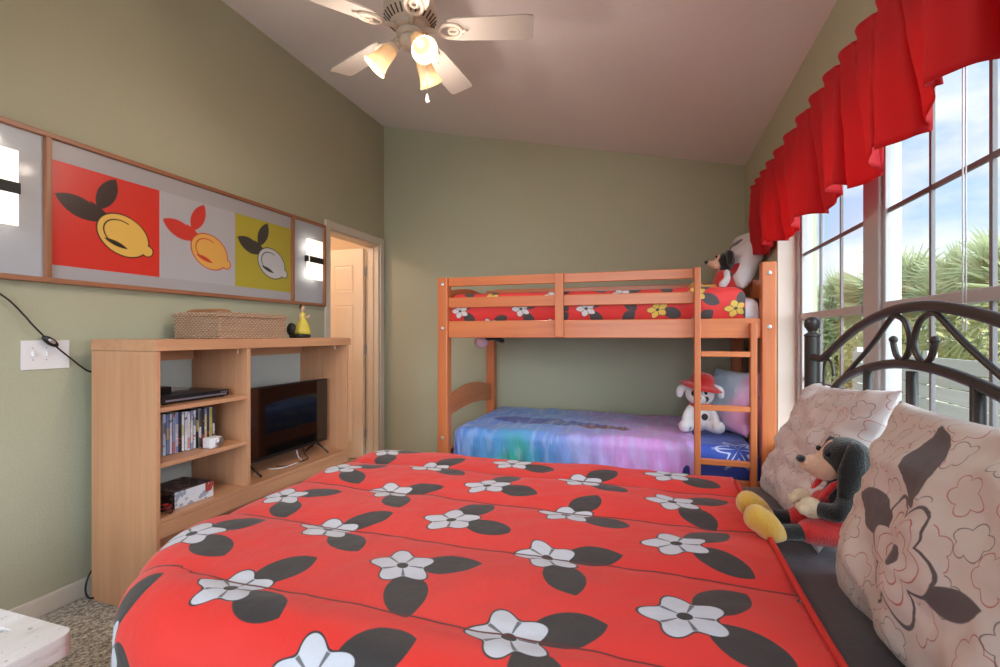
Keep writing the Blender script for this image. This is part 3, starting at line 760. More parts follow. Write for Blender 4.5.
def end_panel(x, z0, z1, arch, name):
    bm = BM(); n = 20; a, b_ = Y0 + P, Y1 - P
    top = [(a + (b_ - a) * i / n, z1 + arch * math.sin(PI * i / n)) for i in range(n + 1)]; bot = [(a + (b_ - a) * i / n, z0 + arch * .55 * math.sin(PI * i / n)) for i in range(n + 1)]
    slab_profile(bm, x, x + .022, top + bot[::-1], 'x'); return obj(name, bm, M_PINEY, bk_, bevel=.003)
for x in (X0 + .025, X1 - P + .025):
    end_panel(x, .63, .76, .06, 'end_panel'); end_panel(x, .30, .40, 0, 'end_rail'); end_panel(x, 1.39, 1.49, .05, 'end_panel'); end_panel(x, 1.18, 1.28, 0, 'end_rail')
for z in (1.165, .29):
    for i in range(9):
        x = X0 + .12 + i * .215; obj('slat', bx(x, x + .07, RY + .026, Y1 - .046, z + .012, z + .028), M_PINEY, bk_)

def soft_slab(x0, x1, y0, y1, z0, z1, r, res=.02, puff=.01, seed=0, wr=.004, drop_front=None):
    """rounded cushion-like block with UV in metres (u=x, v=y unrolled over the edges)"""
    bm = BM(); uvl = bm.loops.layers.uv.new('UVMap')
    nx, ny = max(4, int((x1 - x0) / res)), max(4, int((y1 - y0) / res)); h = (z1 - z0) / 2; m = 6
    us = []; 
    def prof(lo, hi, n):                                    # (position, drop 0..1 arc index) including rounded shoulders
        out = []
        for k in range(m): a = PI / 2 * (1 - k / m); out.append((lo + r - r * math.sin(a), r - r * math.cos(a), lo + r - r * a))
        for k in range(n + 1): out.append((lo + r + (hi - lo - 2 * r) * k / n, 0, lo + r + (hi - lo - 2 * r) * k / n))
        for k in range(1, m + 1): a = PI / 2 * k / m; out.append((hi - r + r * math.sin(a), r - r * math.cos(a), hi - r + r * a))
        return out
    px, py = prof(x0, x1, nx), prof(y0, y1, ny)
    fx = [(px[0][0], 1, px[0][2] - (z1 - z0 - r))] + [(a, d / r * 0, u) for a, d, u in px] + [(px[-1][0], 1, px[-1][2] + (z1 - z0 - r))]
    dxs = [z1 - z0] + [d for _, d, _ in px] + [z1 - z0]
    fy = [(py[0][0], 1, py[0][2] - (z1 - z0 - r))] + list(py) + [(py[-1][0], 1, py[-1][2] + (z1 - z0 - r))]
    dys = [z1 - z0] + [d for _, d, _ in py] + [z1 - z0]
    V = []
    for i, (x, _, u) in enumerate(fx):
        row = []
        for j, (y, _, v) in enumerate(fy):
            d = min(z1 - z0, math.hypot(dxs[i], dys[j])) if (dxs[i] < z1 - z0 and dys[j] < z1 - z0) else z1 - z0
            z = z1 - d
            cx = min(1, min(x - x0, x1 - x) / .25 + .001); cy = min(1, min(y - y0, y1 - y) / .25 + .001)
            w = fbm(x * 4 + seed, y * 5, z * 3) * wr
            z += (puff * min(cx, cy) if d < r else 0) + w * (1 if d < z1 - z0 else 0)
            yy = y + w * 1.5 * (1 if d > .3 * r else 0)
            row.append((bm.verts.new((x, yy, z)), u, v))
        V.append(row)
    for i in range(len(V) - 1):
        for j in range(len(V[0]) - 1):
            q = [V[i][j], V[i + 1][j], V[i + 1][j + 1], V[i][j + 1]]
            f = bm.faces.new([a[0] for a in q])
            for l, a in zip(f.loops, q): l[uvl].uv = (a[1], a[2])
    edge = [e for e in bm.edges if e.is_boundary]
    bmesh.ops.contextual_create(bm, geom=edge)
    return bm
# upper bunk
um = thing('bunk_mattress', 'upper bunk mattress with white sheet end beside the right post', 'mattress', (2.1, 3.45, 1.194))
obj('mattress_body', soft_slab(X0 + P + .005, X1 - P - .003, RY + .045, Y1 - .055, 1.194, 1.405, .05, .05, .003, 3), M_SHEETW, um, smooth=True)
q = obj('bunk_comforter', soft_slab(X0 + P + .002, 2.975, RY + .027, Y1 - .048, 1.24, 1.468, .055, .02, .006, 5, .007), M_BUNKRED, smooth=True)
tag(q, 'red printed quilt on the upper bunk behind the guard rails', 'quilt')
# lower bunk
lm = thing('bunk_mattress', 'lower bunk mattress under the blue and pink blanket', 'mattress', (2.1, 3.45, .318))
obj('mattress_body', soft_slab(X0 + P + .02, X1 - P - .003, RY + .05, Y1 - .06, .318, .53, .05, .05, .005, 4), plain('pale_blue_sheet', '9fb6dd', .7), lm, smooth=True)
obj('fitted_sheet', soft_slab(2.62, X1 - P - .001, RY + .026, Y1 - .048, .35, .552, .06, .02, .006, 8, .008), flourish_mat(), lm, smooth=True)
def draped(x0, x1, y0, y1, ztop, drop, r, res, amp, seed, uvo=(0, 0), seams=None, puff=0, sides=('x0', 'x1', 'y0', 'y1'), folds=(7, .03), thick=.012, side_out=0.0, rc=0, ridge=0):
    rcs = rc
    """cloth lying on a box and hanging over the named sides"""
    bm = BM(); uvl = bm.loops.layers.uv.new('UVMap')
    L = drop
    def axis(a, b, s0, s1):
        lo = a - (L if s0 else 0); hi = b + (L if s1 else 0); n = int((hi - lo) / res)
        return [lo + (hi - lo) * i / n for i in range(n + 1)]
    ax = axis(x0, x1, 'x0' in sides, 'x1' in sides); ay = axis(y0, y1, 'y0' in sides, 'y1' in sides)
    def hv(d):                                              # arc length past the edge -> (out, down)
        arc = r * PI / 2
        if d < arc: return r * math.sin(d / r), r - r * math.cos(d / r)
        return r, r + d - arc
    V = []
    for u in ax:
        row = []
        for v in ay:
            dx = min(0, u - x0 - r) if 'x0' in sides else 0; dx += max(0, u - x1 + r) if 'x1' in sides else 0
            dyy = min(0, v - y0 - r) if 'y0' in sides else 0; dyy += max(0, v - y1 + r) if 'y1' in sides else 0
            d = math.hypot(dx, dyy)
            if rc:
                rc = rcs[1] if v > (y0 + y1) / 2 else rcs[0]
                cx = u - x0 - rc if u < x0 + rc and 'x0' in sides else (u - x1 + rc if u > x1 - rc and 'x1' in sides else 0)
                cy = v - y0 - rc if v < y0 + rc and 'y0' in sides else (v - y1 + rc if v > y1 - rc and 'y1' in sides else 0)
                if cx and cy: dx, dyy = cx, cy; d = max(0, math.hypot(cx, cy) - (rc - r))
            w = fbm(u * 3 + seed, v * 3 + seed * .7, 0, 4) * amp - abs(fbm(u * 7 + v * 2 + seed, v * 4 - u * 2, seed, 2)) * amp * ridge
            s = 0
            if seams:
                off, sp_ = seams; t = ((v - off) / sp_) % 1; s = puff * (abs(math.sin(PI * t)) ** .4 - 1)
            if d < 1e-9: p = Vector((u, v, ztop + w + s))
            else:
                d = min(d, L + r)
                ex, ey = dx / math.hypot(dx, dyy), dyy / math.hypot(dx, dyy)
                o, dn = hv(d)
                k = min(1, max(0, dn - r) / .25)
                ph = (u if abs(ey) > abs(ex) else v) * folds[0] + math.atan2(ey, ex) * 2
                fo = (math.sin(ph * 2 * PI / 2 + seed) * .6 + fbm(u * 5, v * 5, seed) * .8) * folds[1] * k + side_out * max(0, dn - r)
                q_ = (rc - r) if (rc and dx and dyy) else 0; bxp, byp = u - dx + ex * q_, v - dyy + ey * q_
                p = Vector((bxp + ex * (o + fo + s * .7), byp + ey * (o + fo + s * .7), ztop - dn + (w + s) * (1 - min(1, dn / r))))
            row.append((bm.verts.new(p), u, v))
        V.append(row)
    for i in range(len(V) - 1):
        for j in range(len(V[0]) - 1):
            q = [V[i][j], V[i + 1][j], V[i + 1][j + 1], V[i][j + 1]]
            f = bm.faces.new([a[0] for a in q])
            for l, a in zip(f.loops, q): l[uvl].uv = (a[1] + uvo[0], a[2] + uvo[1])
    return bm
q = obj('bunk_blanket', draped(X0 + P + .008, 2.72, RY + .027, Y1 - .055, .572, .25, .07, .014, .012, 2.3, sides=('x0', 'y0'), folds=(18, .02), ridge=1.6), blanket_mat(), smooth=True)
md = q.modifiers.new('thick', 'SOLIDIFY'); md.thickness = .008; md.offset = -1
tag(q, 'blue, teal and pink printed blanket on the lower bunk', 'blanket')

# ================================================================== MAIN BED
BX0, BY0, BY1 = 1.09, .69, 2.17; BT = .60
bed = thing('bed_frame', 'dark iron bed frame with scrolled headboard under the window', 'bed', (2.1, 1.43, 0))
HX = 3.085
for s, y in ((1, 2.198), (-1, .662)):
    p = obj('headboard_post', tube(BM(), [(HX, y, 0), (HX, y, 1.185)], .027, 20), M_IRON, bed, smooth=True)
    autosmooth(p)
    obj('finial', lathe(BM(), [(0, 0), (.027, 0), (.030, .006), (.022, .012), (.014, .020), (.018, .026), (.026, .040), (.0285, .054), (.026, .067), (.016, .077), (0, .081)], (HX, y, 1.183)), M_IRON, p, smooth=True)
def sym(pts): return [(2.86 - a, z) for a, z in pts]
def path(pts, r, nm, n=8, seg=12): return obj(nm, tube(BM(), spline([(HX, a, z) for a, z in pts], n), r, seg), M_IRON, bed, smooth=True)
half = [(2.175, 1.102), (2.10, 1.100), (2.042, 1.112), (1.915, 1.160), (1.793, 1.202), (1.686, 1.230), (1.594, 1.247), (1.512, 1.257)]
path(half + [(1.43, 1.260)] + sym(half)[::-1], .0135, 'top_arch')
lowh = [(2.175, .86), (2.09, .92), (2.0, .975), (1.902, 1.028), (1.793, 1.066), (1.686, 1.091), (1.594, 1.106), (1.512, 1.114)]
path(lowh + [(1.43, 1.117)] + sym(lowh)[::-1], .0128, 'lower_arch')
sc1 = [(1.889, 1.040), (1.667, 1.155), (1.545, 1.232), (1.512, 1.240), (1.470, 1.227), (1.446, 1.198), (1.441, 1.168), (1.453, 1.141), (1.482, 1.124), (1.510, 1.136), (1.526, 1.165), (1.527, 1.178)]
for pts in (sc1, sym(sc1)):
    o = path(pts, .0072, 'scroll'); obj('scroll_tip', blob(BM(), (HX, pts[-1][0], pts[-1][1]), .010), M_IRON, o, smooth=True)
sm = [(2.062, 1.00), (2.060, 1.060), (2.048, 1.090), (2.015, 1.100), (1.980, 1.086), (1.966, 1.058), (1.966, 1.045)]
for pts in (sm, sym(sm)): path(pts, .005, 'small_scroll')
for y in (1.683, 1.432, 1.183, 1.93, .93):
    z1 = 1.10 if 1.1 < y < 1.8 else 1.0
    obj('spindle', tube(BM(), [(HX, y, .35), (HX, y, z1)], .0125, 14), M_IRON, bed, smooth=True)
obj('cross_rail', tube(BM(), [(HX, .67, .36), (HX, 2.19, .36)], .012, 12), M_IRON, bed, smooth=True)
for y in (.70, 2.16): obj('side_rail', bx(1.16, HX, y - .015, y + .015, .24, .29), M_IRON, bed)
for y in (.70, 2.16): obj('leg', tube(BM(), [(1.175, y, 0), (1.175, y, .27)], .02, 14), M_IRON, bed, smooth=True)
obj('foot_rail', bx(1.16, 1.19, .70, 2.16, .24, .29), M_IRON, bed)
mt = thing('mattress', 'wide mattress on the iron bed with black satin sheet', 'mattress', (2.07, 1.43, .29))
obj('mattress_body', soft_slab(BX0 + .20, 3.055, BY0 + .12, BY1 - .06, .291, .574, .07, .06, .004, 1), M_VINYLBASE, mt, smooth=True)
def sheet():
    bm = draped(2.60, 3.05, BY0 + .012, BY1 - .012, .592, .25, .06, .02, .008, 4.4, sides=('y0', 'y1'), folds=(10, .006), ridge=1.0)
    return bm
q = obj('black_sheet', sheet(), M_SHEETB, mt, smooth=True); md = q.modifiers.new('thick', 'SOLIDIFY'); md.thickness = .01; md.offset = -1
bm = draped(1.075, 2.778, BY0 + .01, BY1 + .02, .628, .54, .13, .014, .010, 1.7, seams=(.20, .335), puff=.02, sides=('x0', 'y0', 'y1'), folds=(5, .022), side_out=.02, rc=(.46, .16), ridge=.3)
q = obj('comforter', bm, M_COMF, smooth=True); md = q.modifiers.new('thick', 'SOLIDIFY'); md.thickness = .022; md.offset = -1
tag(q, 'large red comforter with pale blossoms and dark leaves on the iron bed', 'comforter')
hem = BM(); tube(hem, spline([(2.778, y, .632 + fbm(2.778 * 3 + 1.7, y * 3 + 1.19, 0, 4) * .010) for y in [BY0 + .15 + k * .0975 for k in range(13)]], 3), .007, 8)
obj('hem', hem, plain('red_piping', 'd22c28', .6), q, smooth=True)

def cushion(w, h, t, seed=0, wr=.008, n=44, corner=.03, pw=2.6):
    """pillow in local coordinates: width on X, height on Y, thickness on Z; UV in metres"""
    bm = BM(); uvl = bm.loops.layers.uv.new('UVMap'); S = []
    for side in (1, -1):
        g = []
        for i in range(n + 1):
            row = []
            for j in range(n + 1):
                u, v = -1 + 2 * i / n, -1 + 2 * j / n
                k = (max(0, 1 - abs(u) ** pw) * max(0, 1 - abs(v) ** pw)) ** .5
                pin = 1 - corner * ((1 - u * u) + 0) * 0
                x = u * w / 2 * (1 - .07 * (1 - v * v) * (abs(u) ** 2) * -0 - .09 * (1 - v * v) * abs(u))
                y = v * h / 2 * (1 - .08 * (1 - u * u) * abs(v))
                z = side * t / 2 * k
                f_ = fbm(x * 7 + seed, y * 7, side * 3 + seed, 4)
                crease = -abs(fbm(x * 4 + seed * 2, y * 9, seed, 2)) * wr * 1.4 + wr * .5
                z += side * (f_ * wr + crease) * min(1, k * 1.8)
                if side == -1 and (i in (0, n) or j in (0, n)): row.append(S[0][i][j])
                else: row.append((bm.verts.new((x, y, z)), u * w / 2, v * h / 2))
            g.append(row)
        S.append(g)
        for i in range(n):
            for j in range(n):
                q = [g[i][j], g[i + 1][j], g[i + 1][j + 1], g[i][j + 1]]
                if side == -1: q = q[::-1]
                f = bm.faces.new([a[0] for a in q])
                for l, a in zip(f.loops, q): l[uvl].uv = (a[1], a[2])
    return bm
def place(bm, origin, xdir, ydir):                          # local X,Y -> world directions
    x = Vector(xdir).normalized(); y = Vector(ydir); y = (y - x * y.dot(x)).normalized(); z = x.cross(y)
    M = Matrix((x, y, z)).transposed().to_4x4(); M.translation = Vector(origin); bmesh.ops.transform(bm, matrix=M, verts=bm.verts); return bm
# local X along -Y so the printed face looks towards the room (-X)
q = obj('pillow', place(cushion(.72, .50, .17, 1, .020), (2.99, 1.06, .805), (0, -1, .05), (.26, 0, .9)), M_PILLB, smooth=True)
tag(q, 'plump pale pillow with one large dark-leaved flower, nearest the camera', 'pillow', 'pale printed pillows on the iron bed')
q = obj('pillow', place(cushion(.70, .50, .15, 5, .022), (3.005, 1.865, .795), (0, -1, .06), (.40, 0, .9)), M_PILL, smooth=True)
tag(q, 'pale pillow with thin outline print, behind the black plush dog', 'pillow', 'pale printed pillows on the iron bed')

# ================================================================== PLUSH TOYS
def plush_part(name, bm, m, parent, vox=0, sm=4):
    o = obj(name, bm, m, parent, smooth=True)
    if vox: remesh(o, vox, sm)
    return o
def RX(a): return Matrix.Rotation(R(a), 3, 'X')
def RYm(a): return Matrix.Rotation(R(a), 3, 'Y')
def RZ(a): return Matrix.Rotation(R(a), 3, 'Z')
YP = 1.56
pt = thing('plush_dog', 'black floppy-eared plush dog in red overalls with yellow paws, leaning on near pillow', 'plush toy', (2.93, YP, .61))
bm = BM()
blob(bm, (2.975, YP, .700), (.058, .066, .085), RYm(12)); blob(bm, (2.988, YP, .842), (.064, .066, .062))
blob(bm, (2.982, YP, .775), (.038, .042, .05))
for s in (-1, 1): limb(bm, [(2.975, YP + s * .060, .750), (2.945, YP + s * .085, .716), (2.905, YP + s * .050, .712)], [.026, .025, .022])
for s in (-1, 1): limb(bm, [(2.94, YP + s * .045, .640), (2.88, YP + s * .055, .645), (2.815, YP + s * .06, .640)], [.032, .024, .022])
plush_part('body', bm, F_BLACK, pt, .006, 3)
bm = BM(); blob(bm, (2.940, YP, .815), (.044, .046, .036), RYm(-10)); blob(bm, (2.908, YP, .822), (.034, .034, .026)); limb(bm, [(2.93, YP, .845), (2.955, YP, .888)], [.016, .010])
plush_part('muzzle', bm, F_PEACH, pt, .006, 5)
bm = BM(); blob(bm, (2.878, YP, .836), (.013, .017, .011)); plush_part('nose', bm, F_BLACK, pt)
for s in (-1, 1):
    bm = BM(); blob(bm, (2.932, YP + s * .034, .862), (.007, .007, .008)); plush_part('eye', bm, M_EYE, pt)
    bm = BM(); limb(bm, [(2.99, YP + s * .045, .892), (2.985, YP + s * .074, .872), (2.975, YP + s * .082, .82), (2.965, YP + s * .078, .762)], [.014, .026, .034, .024])
    for v in bm.verts: v.co.y = YP + s * (.070 + (abs(v.co.y - YP) - .070) * .55) if abs(v.co.y - YP) > .055 else v.co.y
    plush_part('ear', bm, F_BLACK, pt, .006, 4)
    bm = BM(); blob(bm, (2.892, YP + s * .040 - .006, .712), (.032, .027, .029), RYm(25))
    for k in range(3): blob(bm, (2.868, YP + s * .040 - .022 + k * .016, .708), (.014, .010, .013))
    plush_part('paw', bm, F_CREAM, pt, .004, 3)
    bm = BM(); blob(bm, (2.775, YP + s * .062 - .008, .660), (.036, .040, .054), RYm(-38)); blob(bm, (2.752, YP + s * .062 - .008, .676), (.036, .040, .038)); blob(bm, (2.803, YP + s * .06, .638), (.030, .030, .026))
    plush_part('foot', bm, F_YEL, pt, .006, 5)
    bm = BM(); limb(bm, [(2.918, YP + s * .036, .735), (2.945, YP + s * .045, .778), (2.985, YP + s * .044, .786), (3.03, YP + s * .036, .74)], [.009, .009, .009]); plush_part('strap', bm, F_RED, pt)
bm = BM(); blob(bm, (2.962, YP, .672), (.066, .074, .062), RYm(8)); blob(bm, (2.935, YP, .712), (.034, .044, .04), RYm(8))
for s in (-1, 1): limb(bm, [(2.95, YP + s * .04, .648), (2.885, YP + s * .053, .648)], [.042, .034])
plush_part('overalls', bm, F_RED, pt, .006, 3)

t = thing('plush_puppy', 'small black and white plush puppy in red dress sitting on upper bunk', 'plush toy', (2.925, 3.36, 1.474)); t.scale = (1.2, 1.2, 1.2)
o0 = Vector((2.925, 3.36, 1.474))
bm = BM(); blob(bm, o0 + Vector((0, 0, .055)), (.045, .05, .06)); blob(bm, o0 + Vector((.0, 0, .158)), (.048, .05, .048)); blob(bm, o0 + Vector((0, 0, .11)), (.028, .03, .03)); plush_part('body', bm, F_BLACK, t, .006, 3)
bm = BM(); blob(bm, o0 + Vector((-.042, 0, .142)), (.036, .036, .026)); blob(bm, o0 + Vector((-.03, 0, .172)), (.022, .034, .026)); blob(bm, o0 + Vector((-.072, 0, .15)), (.02, .02, .017)); plush_part('muzzle', bm, F_PEACH, t, .006, 4)
bm = BM(); blob(bm, o0 + Vector((-.094, 0, .158)), (.012, .012, .010)); plush_part('nose', bm, F_BLACK, t)
bm = BM(); lathe(bm, [(0, .115), (.034, .11), (.046, .08), (.062, .035), (.07, .005), (.0, .004)], o0, (-.1, 0, 1), 24); plush_part('dress', bm, F_RED, t)
for s in (-1, 1):
    bm = BM(); limb(bm, [o0 + Vector((.005, s * .03, .198)), o0 + Vector((.014, s * .056, .19)), o0 + Vector((.014, s * .064, .14))], [.012, .02, .016]); plush_part('ear', bm, F_BLACK, t, .006, 3)
    bm = BM(); blob(bm, o0 + Vector((-.045, s * .02, .17 + .012)), (.005, .006, .009)); plush_part('eye', bm, M_EYE, t)
    bm = BM(); limb(bm, [o0 + Vector((0, s * .042, .095)), o0 + Vector((.0, s * .06, .06)), o0 + Vector((-.02, s * .062, .03))], [.016, .018, .022]); plush_part('arm', bm, F_WHITE, t, .006, 3)
    bm = BM(); limb(bm, [o0 + Vector((-.05, s * .03, .02)), o0 + Vector((-.12, s * .035, .018))], [.016, .015]); blob(bm, o0 + Vector((-.15, s * .036, .025)), (.036, .024, .024)); plush_part('foot', bm, F_YEL, t, .006, 4)
def spot_fur():
    m, nt, b = new_mat('plush_spotted', .9, sheen=.5)
    v, _ = coords(nt); vo = nt.nodes.new('ShaderNodeTexVoronoi'); vo.inputs['Scale'].default_value = 11; nt.links.new(v, vo.inputs['Vector'])
    k = (E(nt, vo.outputs['Distance']) - .24).soft(.03)
    nt.links.new(mixc(nt, k, lin('e4dde0'), lin('2a2728')), b.inputs['Base Color']); bump(nt, b, noise(nt, v, 160, 3), .6, .005); return m
F_SPOT = spot_fur()
t = thing('plush_puppy', 'white spotted plush puppy in red hat sitting on the lower bunk', 'plush toy', (2.765, 3.28, .582)); o0 = Vector((2.765, 3.28, .582))
bm = BM(); blob(bm, o0 + Vector((0, 0, .085)), (.075, .07, .09)); blob(bm, o0 + Vector((.0, -.01, .235)), (.088, .08, .078)); blob(bm, o0 + Vector((0, 0, .16)), (.05, .05, .04))
for s in (-1, 1): limb(bm, [o0 + Vector((s * .055, -.02, .14)), o0 + Vector((s * .085, -.05, .08)), o0 + Vector((s * .07, -.075, .03))], [.026, .026, .03])
for s in (-1, 1): limb(bm, [o0 + Vector((s * .055, -.02, .04)), o0 + Vector((s * .09, -.09, .035)), o0 + Vector((s * .095, -.12, .045))], [.04, .035, .04])
plush_part('body', bm, F_SPOT, t, .007, 3)
bm = BM(); blob(bm, o0 + Vector((-.012, -.075, .205)), (.042, .04, .03)); plush_part('muzzle', bm, F_WHITE, t)
bm = BM(); blob(bm, o0 + Vector((-.014, -.115, .218)), (.014, .010, .011)); plush_part('nose', bm, F_BLACK, t)
for s in (-1, 1):
    bm = BM(); blob(bm, o0 + Vector((s * .035 - .008, -.082, .25)), (.011, .007, .015)); plush_part('eye', bm, M_EYE, t)
    bm = BM(); limb(bm, [o0 + Vector((s * .075, 0, .275)), o0 + Vector((s * .112, -.01, .262)), o0 + Vector((s * .122, -.015, .225))], [.022, .026, .02]); plush_part('ear', bm, F_SPOT if s > 0 else F_WHITE, t, .006, 3)
bm = BM(); lathe(bm, [(.0, .0), (.105, -.006), (.128, -.016), (.130, -.011), (.10, .004), (.075, .014), (.070, .045), (.050, .072), (0, .082)], o0 + Vector((.01, -.005, .292)), (.22, -.1, 1), 30); plush_part('hat', bm, F_RED, t)
bm = BM(); tube(bm, [o0 + Vector((.052 * math.cos(a), -.004 + .052 * math.sin(a), .165)) for a in [2 * PI * k / 20 for k in range(20)]], .012, 8, closed=True); plush_part('collar', bm, F_RED, t)

# ---- cushions on the bunks
def white_pillow_mat():
    m, nt, b = new_mat('white_leaf_pillow', .45, sheen=.3); uvv, (u, v, _) = coords(nt, 'UV')
    d = vesica(u, v, -.06, .06, R(60), .06, .03).min(vesica(u, v, .0, .10, R(15), .055, .026)).min(vesica(u, v, -.03, -.02, R(-70), .05, .02))
    col = mixc(nt, d.soft(.002), lin('ddd4d8'), lin('5b4c50')); col = mixc(nt, vesica(u, v, .09, -.12, R(50), .07, .035).soft(.002), col, lin('c92a2e'))
    nt.links.new(col, b.inputs['Base Color']); bump(nt, b, noise(nt, uvv, 12, 4), .4, .02); return m
q = obj('pillow', place(cushion(.36, .44, .17, 9, .008, 30), (3.035, 3.46, 1.675), (.35, -.9, 0), (.42, .12, .9)), white_pillow_mat(), smooth=True)
tag(q, 'silvery white pillow with dark leaf print standing on the upper bunk', 'pillow')
def pastel_mat():
    m, nt, b = new_mat('pastel_pillow', .4, sheen=.3); uvv, (u, v, _) = coords(nt, 'UV'); n = noise(nt, uvv, 5, 3)
    col = ramp(nt, (u * 2.2 - v * .5 + .5 + (n - .5) * .5), [(.1, 'b4d8f0'), (.62, 'd4e6f6'), (.78, 'f0bce0'), (.98, 'eea0d0')])
    nt.links.new(col, b.inputs['Base Color']); bump(nt, b, noise(nt, uvv, 12, 4), .4, .02); return m
q = obj('pillow', place(cushion(.42, .42, .17, 12, .008, 30), (2.965, 3.42, .762), (.5, -.75, 0), (.30, .1, .9)), pastel_mat(), smooth=True)
tag(q, 'shiny blue and pink pillow standing on the lower bunk behind ladder', 'pillow')
# soft things hanging from the slats under the upper bunk
t = thing('hanging_toy', 'little pink and black soft toy hanging under the left of upper bunk', 'soft toy', (1.36, 3.35, 1.177))
bm = BM(); blob(bm, (1.275, 3.30, 1.137), (.052, .05, .042)); plush_part('head', bm, M_PINK, t)
bm = BM(); limb(bm, [(1.275, 3.30, 1.16), (1.365, 3.30, 1.165), (1.435, 3.30, 1.150)], [.016, .016, .02]); plush_part('body', bm, F_BLACK, t)

# ================================================================== VALANCE, BLIND CORD
def valance():
    bm = BM(); n = 620; m = 22; y_a, y_b = 3.33, .30; V = []
    ztop, zbot = 2.115, 1.695
    for i in range(n + 1):
        s = i / n; y = y_a + (y_b - y_a) * s; row = []
        # pleat phase: tight at the far end, wide swags near the camera
        ph = 2 * PI * (s * 19 + .35 * math.sin(s * 11))
        tri = math.asin(.93 * math.sin(ph)) / (PI / 2)
        ph2 = 2 * PI * (s * 7.5 + .3 * math.sin(s * 9 + 1))
        for j in range(m + 1):
            t = j / m
            amp = .016 + .030 * t
            off = amp * (tri * .8 + .3 * math.sin(ph * 2 + t)) * (1 - .4 * t) + .035 * t * math.sin(ph2 + .4) + .006 * fbm(y * 6, t * 3, 2)
            x = W - .085 - off + .035 * t
            x = min(x, W - .012)
            z = ztop + (zbot - ztop) * t + .006 * math.sin(ph) * (1 - t) + .020 * t * math.sin(ph2 + 1.2) + .06 * t * min(1, max(0, (1.75 - y) / .5))
            if t < .12: x += .006 * math.sin(PI * t / .12)
            yy = y + .022 * math.cos(ph) * (.6 + .5 * t)
            row.append(bm.verts.new((x, yy, z)))
        V.append(row)
    for i in range(n):
        for j in range(m): bm.faces.new((V[i][j], V[i + 1][j], V[i + 1][j + 1], V[i][j + 1]))
    return bm
vl = thing('window_valance', 'gathered red fabric valance along the top of the window', 'valance', (W - .05, 1.8, 2.1))
M_VAL = translucent_mat('valance_red', 'e01e2c', .5, .75, .25, 260)
q = obj('valance_cloth', valance(), M_VAL, vl, smooth=True); md = q.modifiers.new('thick', 'SOLIDIFY'); md.thickness = .003
obj('return_flap', place(BM() if False else bx(0, .085, 0, .003, 0, .40), (W - .088, 3.345, 1.70), (1, 0, 0), (0, 1, 0)), M_VAL, vl)
obj('rod', tube(BM(), [(W - .022, 3.33, 2.06), (W - .022, .3, 2.06)], .008, 10), M_WHITEP, vl, smooth=True)
bc = tube(BM(), [(XG - .03, 1.513, 2.0), (XG - .03, 1.513, 1.20)], .0017, 6); tube(bc, [(XG - .03, 1.526, 2.0), (XG - .03, 1.526, 1.20)], .0017, 6)
tag(obj('blind_cord', bc, M_WHITEP, smooth=True), 'pair of thin pale blind cords hanging before the window', 'cord')

# ================================================================== WHITEWASHED BENCH (near left corner)
def wash_mat():
    m, nt, b = new_mat('whitewashed_wood', .6); v, _ = coords(nt)
    n = noise(nt, v, 9, 5, (1, .25, 1), .65); n2 = noise(nt, v, 60, 2)
    col = ramp(nt, n, [(.3, 'a8937f'), (.42, 'd0c8c4'), (.7, 'e2dfe2')]); col = mixc(nt, (n2 - .3).soft(.04) * .6, col, lin('8a6f58'))
    nt.links.new(col, b.inputs['Base Color']); bump(nt, b, n, .3, .004); return m
M_WASH = wash_mat()
TXR, TYF, TZ = 1.10, .81, .455
bn = thing('wooden_bench', 'whitewashed low wooden bench with handle slot, at the near left corner', 'bench', (.85, .55, 0))
bm = BM()
def rounded(cx0, cx1, cy0, cy1, r, n=6):
    out = []
    for (x, y, a0) in ((cx1 - r, cy1 - r, 0), (cx0 + r, cy1 - r, 90), (cx0 + r, cy0 + r, 180), (cx1 - r, cy0 + r, 270)):
        for k in range(n + 1): a = R(a0 + 90 * k / n); out.append((x + r * math.cos(a), y + r * math.sin(a)))
    return out
outer = rounded(.60, TXR, .10, TYF, .03); slot = [(.80 + .014 * math.cos(a) , .70 + .045 * math.sin(a)) for a in [2 * PI * k / 28 for k in range(28)]]
SLOT_C = (.905, .747)
slot = [(SLOT_C[0] + .055 * math.cos(2 * PI * k / 28), SLOT_C[1] + .016 * math.sin(2 * PI * k / 28)) for k in range(28)]
def ring_slab(bm, outer, hole, z0, z1):
    n = len(outer)
    hh = []
    c = SLOT_C
    for x, y in outer:                                      # nearest-angle point on the hole
        a = math.atan2((y - c[1]) / .016, (x - c[0]) / .055); hh.append((c[0] + .055 * math.cos(a), c[1] + .016 * math.sin(a)))
    lay = []
    for z in (z1, z0): lay.append(([bm.verts.new((x, y, z)) for x, y in outer], [bm.verts.new((x, y, z)) for x, y in hh]))
    for i in range(n):
        j = (i + 1) % n
        bm.faces.new((lay[0][0][i], lay[0][0][j], lay[0][1][j], lay[0][1][i])); bm.faces.new((lay[1][0][j], lay[1][0][i], lay[1][1][i], lay[1][1][j]))
        bm.faces.new((lay[0][0][i], lay[1][0][i], lay[1][0][j], lay[0][0][j])); bm.faces.new((lay[0][1][j], lay[1][1][j], lay[1][1][i], lay[0][1][i]))
    bmesh.ops.recalc_face_normals(bm, faces=bm.faces); return bm
obj('top', ring_slab(bm, outer, slot, TZ - .055, TZ), M_WASH, bn, bevel=.012)
for x in (.64, .99):
    for y in (.14, .73): obj('leg', bx(x, x + .045, y, y + .045, 0, TZ - .055, bev=.004), M_WASH, bn)
for x in (.65, 1.0): obj('apron', bx(x, x + .025, .185, .73, TZ - .12, TZ - .056), M_WASH, bn)

